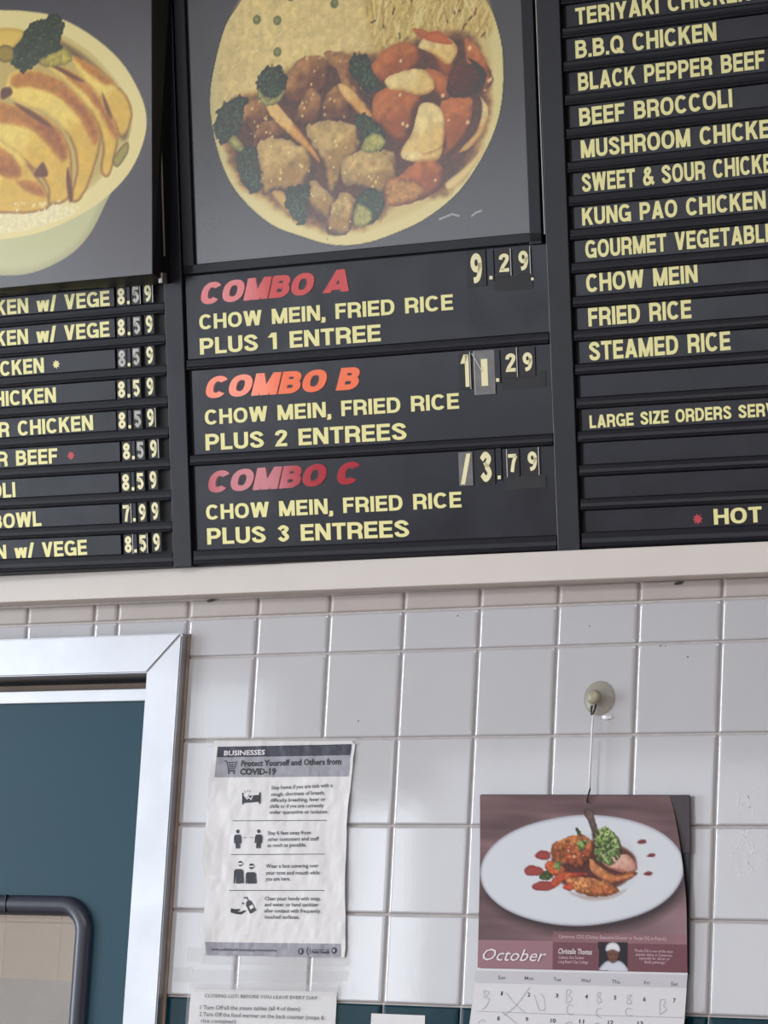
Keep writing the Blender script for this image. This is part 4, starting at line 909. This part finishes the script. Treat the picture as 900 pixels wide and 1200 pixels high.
    [add_line(a, q, .5, S, .0008) for q in ([(110,1828.3),(114.5,1828.5)], [(119.6,1828.6),(124.3,1828.7)])]
    flush('distance_icon', a, M['ink'], root)
    a = [[], []]   # two people wearing masks
    for q in ([(99.1,1785.7),(100.7,1788.4),(110.5,1788.6),(113,1785.9),(114.7,1770.9),(112.3,1770.8),(110.9,1782.6),(111.9,1770.4),(102.8,1770.3),(101.4,1782.5),(101.3,1770.7),(99.5,1770.7)],
              [(116.9,1782),(119,1784.6),(130.3,1784.8),(132.8,1782.2),(133.9,1770.7),(131.6,1770.6),(130.7,1779),(131.1,1770.6),(120.6,1770.5),(119.7,1778.9),(119.6,1770.5),(117.5,1770.5)]): add_poly(a, q, S, .0008)
    for c in [(107.4,1795.5),(124.9,1792.2)]: add_disc(a, c, 3.5, S, .0008)
    flush('mask_icon', a, M['ink'], root)
    a = [[], []]
    for q in ([(103.5,1796.1),(111.2,1796.2),(111.1,1794.4),(104.2,1793.9)], [(121.3,1792.8),(128.4,1792.9),(128.3,1791.2),(121.9,1790.9)]): add_poly(a, q, S, .0012)
    flush('mask_icon', a, M['white_ink'], root)
    a = [[], []]   # bottle over an open hand
    add_poly(a, [(97.5,1738.9),(103.8,1738.2),(109.6,1738.7),(111,1737.2),(106.6,1735.4),(112.4,1735.1),(118.2,1737.3),(119.6,1736.1),(113.5,1731.9),(106.2,1732),(97.6,1734)], S, .0008)
    add_poly(a, [(119.5,1747.8),(125.5,1749.8),(128.9,1747.1),(135.8,1737.6),(127.3,1732.6),(119.6,1743.1)], S, .0008)
    add_line(a, [(122.5,1748.9),(120.1,1753.2),(115.5,1752.5)], 1.4, S, .0008); add_disc(a, (114.5,1745.6), 1.2, S, .0008)
    flush('sanitizer_icon', a, M['ink'], root)
    a = [[], []]; add_poly(a, [(124.8,1741.9),(130,1744.3),(132.6,1740.5),(127.4,1737.9)], S, .0012); flush('sanitizer_icon', a, M['paper'], root)
    a = [[], []]; print_text(a, 'www.publichealth.lacounty.gov/coronavirus', (72.3,1685.8),(169.3,1686.7), 3.2, S, .008, 0, .0008); flush('footer_lettering', a, M['ink'], root); a = [[], []]; print_text(a, 'Public Health', (221.7,1685.7),(247.1,1685.9), 3.4, S, .03, 0, .0008)
    add_line(a, [(222,1690.3),(246.8,1690.5)], .7, S, .0008)
    flush('footer_lettering', a, M['ink'], root); a = [[], []]
    add_disc(a, (205.3,1687.8), 4.2, S, .0008); add_line(a, [(216.3,1692.7),(214.3,1689.5),(214.8,1686.1),(217.5,1683.1)], 1.1, S, .0008); add_line(a, [(219.4,1691.3),(218.4,1688.5),(220.1,1684.4)], .9, S, .0008); add_disc(a, (254.3,1689.8), 4.0, S, .0008)
    flush('footer_emblem', a, M['ink'], root)
    a = [[], []]; add_disc(a, (205.3,1687.8), 1.8, S, .0012, 10, 3.0); add_disc(a, (254.3,1689.8), 2.2, S, .0012, 8); flush('seal_emblem', a, M['band_grey'], root)
notice()

def sheet_obj(name, quad, y, m, parent=None, nx=10, nz=6, amp=.0005, seed=0, thick=.0002):
    """thin sheet on the wall: quad corners (mm) TL TR BR BL, gentle waves"""
    v = []; f = []
    for j in range(nz + 1):
        for i in range(nx + 1):
            s, t = i / nx, j / nz
            x = (quad[0][0] * (1 - s) + quad[1][0] * s) * (1 - t) + (quad[3][0] * (1 - s) + quad[2][0] * s) * t
            z = (quad[0][1] * (1 - s) + quad[1][1] * s) * (1 - t) + (quad[3][1] * (1 - s) + quad[2][1] * s) * t
            v.append((x / 1000, -(y + amp * (1 + math.sin(x * .19 + seed) * math.sin(z * .23 + seed * 2)) + amp * .6 * math.sin(x * .4 + z * .1)), z / 1000))
    for j in range(nz):
        for i in range(nx): k = j * (nx + 1) + i; f.append((k, k + nx + 1, k + nx + 2, k + 1))
    me = pydata(name, v, f)
    for p in me.polygons: p.use_smooth = True
    o = link(name, me, m, parent)
    return o
tp = [([(43.9,1958.4),(271.1,1951.9),(271.6,1944.9),(45,1944.6)], .0058, 'long clear tape strip along the top edge of the notice'),
      ([(32.3,1689),(63.6,1688.6),(62.4,1670.4),(32.3,1671.8)], .0026, 'short peeling clear tape patch at the lower left of the notice'),
      ([(14.7,1662.7),(44.7,1664.6),(43.7,1644.2),(14.8,1645.6)], .0026, 'small dull tape patch left of the sleeved sheet'),
      ([(56.5,1679.9),(276.4,1682),(274.6,1671.6),(57.4,1668.1)], .0040, 'clear tape strip along the bottom edge of the notice'),
      ([(42.3,1661.3),(275,1665.4),(273.4,1652.9),(43.5,1646.4)], .0026, 'wide clear tape strip between the notice and the sleeved sheet'),
      ([(40.8,1647.4),(263.8,1648.5),(264.7,1636),(41.9,1633.5)], .0056, 'clear tape strip across the top of the sleeved sheet')]
for q, y, lab in tp:
    tag(sheet_obj('clear_tape', q, y, M['tape'], None, 16, 3, .0003, q[0][0]), lab, 'tape', 'clear tape pieces on the tiles')

def closing_sheet():
    root = empty('closing_sheet', (0, 0, 0)); tag(root, 'white instruction sheet in a crinkled clear sleeve, reading Turn Off, under the notice', 'instruction sheet')
    b = 1500.0
    q = [(44.3,1636.8),(260.7,1639.5), (261.7,1533.7),(42.7,1526.2)]
    sheet_obj('paper', q, .0028, M['paper'], root, 16, 12, .0006, 2)
    S = lambda x, z, off=0: (x / 1000, -(.0046 + off), z / 1000)
    a = [[], []]
    for t_, q, h_ in (('CLOSING LIST: BEFORE YOU LEAVE EVERY DAY', ((66.7,1627.3),(234.2,1629.4)), 4.0), ('1 Turn Off all the steam tables (all 4 of them)', ((61,1611.9),(209.7,1614.9)), 5.0),
                      ('2 Turn Off the food warmer on the back counter (soups &', ((60.4,1603.6),(245.8,1605.3)), 5.0), ('rice container)', ((63.8,1595.5),(115.8,1596.2)), 5.0)):
        a = [[], []]; print_text(a, t_, q[0], q[1], h_, S, .013); flush('text_line', a, M['ink'], root)
    q = [(41.1,1644.2),(262.8,1645.8), (264.4,1528.7),(40.3,1522.9)]
    o = sheet_obj('clear_sleeve', q, .0050, M['sleeve'], root, 24, 16, .0007, 5); o['label'] = 'crinkled clear plastic sleeve'
closing_sheet()
nc = sheet_obj('note_card', [(311.2,1615.3),(386.8,1615.3),(388.7,1564.6),(312.1,1563.6)], .0025, M['paper'], None, 8, 6, .0003, 1)
tag(nc, 'small blank white card taped over the teal tile row', 'note card')

# ================================================================== calendar on its hook
def calendar():
    root = empty('wall_calendar', (0, 0, 0)); tag(root, 'October wall calendar with a plated chicken picture hung from a suction cup', 'calendar')
    c0 = [(452.6,1881.7),(729.5,1880.5),(736.5,1673.5),(463,1670.1)]
    v = [(x / 1000, -y, z / 1000) for y in (.0085, .0065) for x, z in c0]
    cv = link('cover', pydata('cover', v, [(0, 1, 2, 3), (7, 6, 5, 4), (0, 4, 5, 1), (1, 5, 6, 2), (2, 6, 7, 3), (3, 7, 4, 0)]), M['cover'], root); cv['label'] = 'dark back cover showing at the curled corner'
    v2 = [(x / 1000, -y, z / 1000) for y in (.0098, .0090) for x, z in [(699.3,1880.5),(730,1880.4),(733.7,1813.5),(713.1,1811.4)]]
    fl = link('cover_flap', pydata('cover_flap', v2, [(0, 1, 2, 3), (7, 6, 5, 4), (0, 4, 5, 1), (1, 5, 6, 2), (2, 6, 7, 3), (3, 7, 4, 0)]), M['flap'], cv); fl['label'] = 'purplish folded flap at the curled corner'
    # picture page, right edge curling over
    nx, nz = 190, 165
    Lp = [(451.7,1880.9),(455.9,1810.4),(458.5,1738.9),(460.4,1673.9)]; Rp = [(704.2,1879.4),(711.5,1861.9),(721.8,1822.2),(729.4,1782.8),(733.3,1751.4),(735,1714.2),(736.3,1675.3)]
    t = np.linspace(0, 1, nz + 1); s = np.linspace(0, 1, nx + 1)
    def along(P, t):
        P = np.array(catmull(P, 8)); l = np.r_[0, np.cumsum(np.hypot(*np.diff(P, axis=0).T))]; l /= l[-1]
        return np.stack([np.interp(t, l, P[:, 0]), np.interp(t, l, P[:, 1])], -1)
    Le, Re = along(Lp, t), along(Rp, t)
    XZ = Le[:, None] * (1 - s)[None, :, None] + Re[:, None] * s[None, :, None]
    U, V = XZ[..., 0], XZ[..., 1]
    A = Art(U, V, (112, 88, 92), 8)
    g = np.clip((1880 - V) / 190, 0, 1)
    wood = A.noise(70, 1, U + 2.0 * V, V * 6) * .5 + A.noise(30, 2, U * .6 + V, V * 5) * .35
    A.c[:] = np.array((112, 87, 91)) * (1 + .55 * wood)[..., None]
    A.put(np.clip((U - 590) / 140, 0, 1) * np.clip(g * 1.5 - .55, 0, 1) * .8, (168, 140, 147))
    A.put(np.clip((530 - U) / 60, 0, 1) * np.clip(g * 2 - 1.2, 0, 1) * .6, (84, 68, 74))
    ell = lambda cx, cy, rx, ry, tilt=0, n=28: [(cx + rx * math.cos(k * 2 * math.pi / n) * math.cos(tilt) - ry * math.sin(k * 2 * math.pi / n) * math.sin(tilt), cy + rx * math.cos(k * 2 * math.pi / n) * math.sin(tilt) + ry * math.sin(k * 2 * math.pi / n) * math.cos(tilt)) for k in range(n)]
    pc = [(728.3,1796.6),(723.6,1776.8),(706.9,1757.9),(679.1,1742.6),(641.9,1732.1),(600.9,1726.3),(559,1727.5),(519.7,1734.9),(487.8,1747.5),(465.9,1765.5),(457.8,1785.8),(462.5,1806.3),(480.2,1825.9),(509.6,1841.4),(548.3,1851.7),(590.2,1856.8),(632,1854.8),(670.2,1846.9),(700.6,1834),(721,1816.3)]
    sh = [(x + 4, z - 10) for x, z in pc]; A.blob(sh, (52, 42, 46), (70, 56, 60), 16, 14)
    A.blob(pc, (211, 214, 222), (172, 174, 186), 4, 1.3)
    A.blob([(546.6,1792.8),(562.3,1821.3),(601.4,1835.6),(646.4,1831.8),(669.7,1808),(668.6,1782.1),(638.2,1765.8),(599.2,1761.3),(564.9,1768.8)], (203, 205, 214), (208, 211, 219), 6, 6)
    A.blob([(579.8,1765),(604.8,1761.3),(632.8,1761.7),(654.7,1770),(638.5,1759.8),(605.1,1756.4)], (176, 160, 160), None, soft=4)
    for q in ([(530.9,1807.9),(538.7,1814),(550.2,1812.1),(551.7,1805),(541.5,1802.9)], [(517.9,1791.5),(525.8,1796.7),(539.7,1793.8),(544.6,1787.7),(533.3,1784.6),(520.6,1785.5)], [(529.3,1772.4),(540.5,1777.6),(556.5,1776.8),(561.4,1770.8),(547.9,1766.6),(534.1,1767.4)]):
        A.blob(q, (156, 70, 62), (126, 44, 42), 3, 1.2, .6, 6)
    for q in ([(666.2,1824.9),(671.1,1827.9),(677.7,1827),(676.8,1823.5),(669.1,1822.9)], [(679.6,1808.1),(683.9,1811.6),(690.5,1811.1),(688.5,1807.6)], [(676.1,1787.2),(681.5,1790.7),(688.1,1789.3),(685,1785.8)]): A.blob(q, (118, 52, 58), None, soft=1.2)
    A.blob([(554.9,1811.1),(577.1,1821.4),(601.8,1826.6),(626.6,1826.7),(660.7,1811.9),(665.9,1792),(646.8,1773.9),(615.8,1766.5),(579.6,1771),(558.4,1784.9)], (84, 46, 40), (110, 74, 66), 6, 3)
    A.blob([(552.5,1813.1),(556.5,1823.3),(576.7,1831.5),(597,1832.6),(606.6,1821.5),(605,1805.5),(594.3,1793.3),(573.8,1797.1),(557.6,1801)], (136, 70, 44), (72, 36, 30), 5, 1.4, 1.6, 6, .34, 3.6, (184, 118, 66), 3)
    A.spots([(556.6,1821.3),(601.7,1829.6),(605.1,1803.4),(573.7,1799.1)], 34, 1.5, (178, 60, 48), .8, 4); A.spots([(556.6,1821.3),(601.7,1829.6),(605.1,1803.4),(573.7,1799.1)], 14, 1.3, (226, 196, 160), .8, 5)
    A.blob([(595,1862.9),(600.1,1864.4),(606.4,1861.9),(608.5,1851.8),(614.8,1837.7),(619.9,1825.6),(611,1823.6),(604.6,1839.7),(598.4,1851.8),(594.7,1856.8)], (104, 84, 78), (64, 48, 48), 3, 1, .4, 5, .15, 4)
    A.blob([(606,1833.6),(619.2,1839.7),(637.4,1833.8),(647.1,1817.8),(642.9,1811.8),(620.5,1811.6)], (98, 74, 62), (70, 50, 44), 4, 2, 1, 5, .3, 3)
    A.blob([(617.3,1808.6),(636.2,1811.7),(656.3,1808.9),(667.9,1798),(663.8,1790),(646.1,1789.8),(625.6,1797.6)], (200, 148, 132), (146, 84, 66), 4, 1.2, .6, 6, .08, 4, (220, 180, 162), 6)
    A.blob([(603.9,1805.4),(610.8,1802.5),(621.3,1793.6),(639.5,1787.8),(664.9,1790),(666.2,1785.1),(648.8,1777.9),(628.8,1777.7),(612.7,1785.5),(605.5,1795.4)], (186, 116, 72), (96, 50, 36), 4, 1.2, .8, 5, .16, 4, (214, 150, 100), 7)
    A.blob([(574.5,1781),(592.6,1783.2),(619.7,1780.5),(642.4,1771.8),(644.9,1765.9),(629.5,1761.7),(604.8,1761.3),(584.2,1769.1)], (168, 96, 56), (98, 54, 38), 4, 1.2, .8, 5, .24, 3, (206, 142, 88), 9)
    for q in ([(554.3,1776.7),(565.2,1787),(587.7,1789.2),(603.6,1787.4),(588,1783.2),(570.1,1779),(561.4,1770.8)], [(570.5,1770.9),(579.3,1777.1),(586.3,1771.1),(579.7,1767)]): A.blob(q, (176, 70, 44), (122, 40, 32), 3, 1.2, .8, 5, .15, 4, (214, 110, 70))
    A.blob([(546.2,1800.9),(562.2,1801.1),(571.8,1791.1),(560.7,1784.9),(549.2,1786.8)], (200, 96, 54), (140, 52, 36), 3, 1.5, 1, 5, .2, 3)
    for i, q in enumerate(([(611.7,1831.6),(619,1843.7),(630.4,1839.8),(639.9,1827.8),(645.1,1811.8),(634.3,1803.7),(621,1801.6),(611.4,1813.5)], [(586.2,1821.4),(592.7,1827.5),(599.8,1821.5),(595.7,1813.4)], [(557.7,1799),(564.4,1803.1),(567.1,1793),(560.4,1790.9)], [(614,1805.5),(627.4,1807.6),(638.9,1801.7),(627.9,1797.6)])):
        A.blob(q, (84, 104, 56), (52, 58, 42), 3, 1.6, 3.2, 5, .5, 2.4, (140, 164, 92), 30 + i)
    gr = [(608.3,1833.6),(621.2,1845.8),(637.5,1831.8),(647.4,1809.8),(634.5,1799.7),(614.2,1801.5)]; A.strands(gr, 46, 7, .7, [(150, 176, 100), (70, 92, 50), (202, 212, 166), (44, 52, 38)], 11, 70, 80)
    for q in ([(583.1,1839.6),(587.5,1841.6),(592.4,1833.6),(589.1,1831.5)], [(538,1782.6),(546.7,1790.8),(556.1,1784.8),(549.6,1778.7)]): A.blob(q, (66, 82, 44), (46, 54, 36), 2, 1, 1, 4, .3, 2)
    # bottom bands
    A.put((A.sd([(453.9,1707.7),(559.9,1708),(561.8,1670.6),(456.1,1667.7)]) > 0) * 1.0, (152, 114, 124))
    A.put((A.sd([(559.4,1719),(741.1,1718.3),(741.5,1707.6),(560,1706.5)]) > 0) * .55, (150, 104, 112))
    A.put((A.sd([(560,1706.5),(741.5,1707.6),(742.9,1670.6),(561.8,1669.6)]) > 0) * 1.0, (116, 74, 84))
    # cook's portrait
    A.put((A.sd([(620.5,1708.2),(659.4,1707.7),(660.4,1674.4),(621.8,1675)]) > 0) * 1.0, (40, 34, 42))
    clip = (A.sd([(620.5,1708.2),(659.4,1707.7),(660.4,1674.4),(621.8,1675)]) > 0)
    keep = A.c.copy()
    A.blob([(624.6,1673.3),(626.4,1681.2),(634,1686.4),(640.7,1684.6),(648.4,1686.7),(656.3,1682),(658.9,1673.2)], (206, 208, 222), (170, 172, 190), 3, 1)
    A.blob([(632.4,1696.2),(633.9,1689.3),(638,1684.5),(642.9,1684.6),(646.6,1689.6),(647.4,1696.6),(640,1700.3)], (112, 76, 64), (84, 54, 48), 2, 1)
    A.blob([(631.3,1697.2),(631.5,1704.1),(637.5,1707.6),(644.2,1707),(648.4,1702.5),(647.9,1697),(639.5,1699.5)], (224, 222, 228), (180, 178, 190), 2, 1)
    for q in ([(635.9,1693.9),(638.1,1694.4),(638.1,1693.2),(635.9,1692.9)], [(642.1,1694.3),(644.5,1694.1),(644.6,1693.1),(642.1,1693.3)], [(637.9,1689),(640.6,1688.3),(643.4,1689.2),(640.6,1687.5)]): A.blob(q, (58, 34, 32), None, soft=.8)
    A.c = np.where(clip[..., None], A.c, keep)
    yy = .0098 + .0035 * (s[None, :] ** 2) * np.sin(math.pi * np.clip(t[:, None], 0, 1)) + .0012 * t[:, None]
    pos = np.stack([U / 1000, -yy * np.ones_like(U), V / 1000], -1)
    art_mesh('picture_page', A, pos, M['calprint'], root)['label'] = 'picture page with a white plate of chicken'
    def P(x, z, off=0.0):
        tt = min(1, max(0, (1880 - z) / 205)); ss = min(1, max(0, (x - 452) / 284)); return (x / 1000, -(.0098 + .0035 * ss ** 2 * math.sin(math.pi * tt) + .0012 * tt + .0004 + off), z / 1000)
    a = [[], []]; print_text(a, 'October', (467.4,1682.9),(552.7,1683.5), 14.0, P, .0, .34); flush('month_lettering', a, M['white_ink'], root)
    a = [[], []]; print_text(a, 'Cameroon: CDG (Chicken Executive Director or Poulet DG in French)', (568.2,1711.3),(708.8,1711.3), 4.2, P, .008)
    print_text(a, 'Culinary Arts Student', (569.1,1687.1),(603.1,1687.4), 3.4, P, .006); print_text(a, 'Long Beach City College', (569.4,1682.2),(608.5,1682.4), 3.4, P, .006)
    for t_, q in (('"Poulet DG is one of the most', ((668.3,1697.5),(718.1,1697.3))), ('popular dishes in Cameroon,', ((670.2,1693.2),(717.2,1692.9))), ('especially for dinner or', ((674.8,1689),(714.1,1688.8))), ('family gatherings."', ((681.5,1684.8),(709.9,1684.5)))): print_text(a, t_, q[0], q[1], 3.2, P, .006, .2)
    flush('caption_lettering', a, M['pink_ink'], root)
    a = [[], []]; print_text(a, 'Christelle Thomas', (568.6,1693.1),(613.3,1693), 6.2, P, .012, .2); flush('caption_lettering', a, M['white_ink'], root)
    # month grid page hanging below
    def G(x, z, off=0.0):
        tt = max(0, (1675 - z) / 60); return (x / 1000, -(.0104 + .0045 * min(tt, 2.5) + off), z / 1000)
    q = [(459.3,1673.4),(736.3,1675.3), (736, 1470), (448, 1470)]
    v = []; f = []
    for j in range(13):
        for i in range(9):
            s_, t_ = i / 8, j / 12
            x = (q[0][0] * (1 - s_) + q[1][0] * s_) * (1 - t_) + (q[3][0] * (1 - s_) + q[2][0] * s_) * t_; z = (q[0][1] * (1 - s_) + q[1][1] * s_) * (1 - t_) + (q[3][1] * (1 - s_) + q[2][1] * s_) * t_; v.append(G(x, z))
    for j in range(12):
        for i in range(8): k = j * 9 + i; f.append((k, k + 9, k + 10, k + 1))
    pg = link('month_page', pydata('month_page', v, f), M['cal_paper'], root); pg['label'] = 'white month grid page with pencilled letters'
    a = [[], []]
    add_poly(a, [(458.3,1670.4),(736.4,1672.8),(735.9,1658),(456.7,1656.1)], G, .0003); flush('weekday_band', a, M['cal_band'], pg)
    a = [[], []]
    for n_, x, y in (('Sun', 587.7, 1147.4), ('Mon', 619.6, 1148.4), ('Tue', 652.8, 1149.6), ('Wed', 686, 1150.6), ('Thu', 721.4, 1152), ('Fri', 757.8, 1153.4), ('Sat', 790.4, 1154.8)): pass
    for n_, q in (('Sun', ((489.4,1661.1),(499.3,1661.1))), ('Mon', ((525.1,1661.3),(537.1,1661.2))), ('Tue', ((563.7,1661),(573.9,1660.9))), ('Wed', ((600,1660.8),(612.3,1660.8))), ('Thu', ((640.1,1660.4),(651,1660.3))), ('Fri', ((682,1660.2),(689.2,1660.2))), ('Sat', ((716.2,1660),(725.5,1659.9)))): print_text(a, n_, q[0], q[1], 4.2, G, .01)
    flush('weekday_lettering', a, M['ink_soft'], pg)
    a = [[], []]
    for n_, q in (('1', ((495,1642.2),(497.1,1642.1))), ('2', ((530.8,1641.7),(534.3,1641.7))), ('3', ((568.1,1641.8),(571.5,1641.8))), ('4', ((606.9,1641.8),(610.5,1641.8))), ('5', ((644.3,1641.8),(647.6,1641.8))), ('6', ((682.1,1641.2),(685.4,1641.2))), ('7', ((720.2,1641.1),(723.5,1641.1))),
                  ('8', ((492.7,1612.4),(496.1,1612.5))), ('9', ((530.7,1613),(534.1,1613))), ('10', ((564.1,1612.5),(570.9,1612.6))), ('11', ((601.8,1612.9),(607.9,1612.9))), ('12', ((639.2,1613),(646,1613.1))), ('13', ((677.2,1613.2),(684,1613.2)))): print_text(a, n_, q[0], q[1], 4.6, G, .014)
    flush('date_lettering', a, M['ink'], pg)
    a = [[], []]
    add_line(a, [(463.7,1622.4),(557.2,1622.5),(646.6,1623.2),(738,1624.1)], .5, G, .0005)
    HB = lambda x, y: x
    strokes = [[(470.7,1644.8),(473.4,1647.4),(478.8,1645.1),(475,1639.4),(479.8,1637.1),(476.8,1628.9),(471.2,1624.7)], [(473,1646.9),(472.3,1637.8)], [(501.9,1645.3),(514.6,1633.2),(530,1622.2)], [(533,1653.2),(517,1631.2),(501.5,1618.7)], [(539.8,1643.9),(544.2,1634.1),(548.7,1626.3),(555.4,1628.5),(553,1640.4),(548.1,1646.2)],
               [(583,1635.3),(582.5,1650.6),(588.2,1649.9),(585.5,1644.3),(590.2,1640.5),(584.4,1635.8)], [(592.4,1633.1),(585.8,1633.5),(584.6,1626.1),(589.5,1622.3),(593.2,1624.2)], [(622.7,1648.4),(627.1,1649.2),(625.8,1643.8),(628.9,1639.8),(623.9,1637),(622.7,1648.4)], [(629.7,1630.5),(624.2,1630.2),(623.9,1622.9),(630.2,1620.5)],
               [(661.1,1646.6),(667,1647.8),(664.5,1643.3),(668,1639),(662.1,1637.9),(662.2,1645.7)], [(669.4,1631.3),(662.8,1632.5),(660.8,1627.1),(664.3,1623.7),(669.7,1624.8)], [(705,1626),(703.9,1642.1),(710.4,1643.3),(709.1,1636.4),(712.6,1632.3),(705.2,1627)], [(499.1,1622.2),(510.9,1615.1),(520.4,1608.4)], [(467.5,1608.1),(471.9,1612.7),(476.6,1609.9)], [(583.7,1612),(590.3,1614.3),(592.7,1611)], [(620.6,1612),(626,1614.1),(630.6,1611.3)]]
    for q in strokes: add_line(a, catmull(q, 4), .6, G, .0006)
    flush('handwriting', a, M['pencil'], pg)
    return root
calendar()

def hook():
    c = (604.2,1997); y0 = .0021
    root = empty('suction_hook', (c[0] / 1000, -y0, c[1] / 1000)); tag(root, 'yellowed clear suction cup with a wire hook on the white tile', 'suction hook')
    lathe('suction_cup', [(.0205, 0.0), (.0207, .0006), (.0200, .0012), (.0160, .0026), (.0118, .0048), (.0098, .0060), (.0092, .0085), (.0060, .0092), (.0001, .0092)], M['cup'], root, 44)
    k = empty('knob_axis'); bpy.data.objects.remove(k)
    lathe('knob', [(.0050, .0085), (.0052, .0110), (.0082, .0116), (.0086, .0136), (.0078, .0160), (.0050, .0172), (.0001, .0174)], M['knob'], root, 32)
    tube('wire_hook', [(.0005, -.0098, -.009), (.0002, -.011, -.014), (-.0015, -.0125, -.020), (-.0035, -.0125, -.0212), (-.0045, -.012, -.018), (-.0042, -.0105, -.0105)], .0011, M['wire'], root, 8)
    return c
hc = hook()
s0 = [(602.3,1975.7),(601.4,1958.4),(601.4,1932.9),(601,1907.5),(601.2,1884.1)]
cd = tube('hanging_cord', [(x / 1000, -.0125, z / 1000) for x, z in s0], .0014, M['string'], None, 8)
tag(cd, 'white cord between the suction hook and the calendar', 'cord')
s1 = [(601.8,1888.2),(600.9,1881.1),(599.4,1878.1),(598.5,1874),(599.7,1871)]
w1 = tube('wire_tie', [(x / 1000, -y, z / 1000) for (x, z), y in zip(s1, (.0125, .0135, .0132, .0128, .0122))], .0011, M['wire'], None, 8)
tag(w1, 'short black wire tie through the top hole of the calendar', 'wire tie')
fr = [(608.3,1975.3),(612.8,1976),(617.4,1974.7),(620.6,1978.2),(622.6,1972.5),(615.3,1971.1),(609.6,1972.2)]
fo = [(x / 1000, -(.0024 + .0014 * (i % 3)), z / 1000) for i, (x, z) in enumerate(fr)]
sc_ = link('tape_scrap', pydata('tape_scrap', fo + [(x, y + .0012, z) for x, y, z in fo], [tuple(range(7)), tuple(range(7, 14))[::-1]] + [(i, (i + 1) % 7, (i + 1) % 7 + 7, i + 7) for i in range(7)]), M['string'])
tag(sc_, 'torn white tape scrap at the lower rim of the suction cup', 'tape scrap')
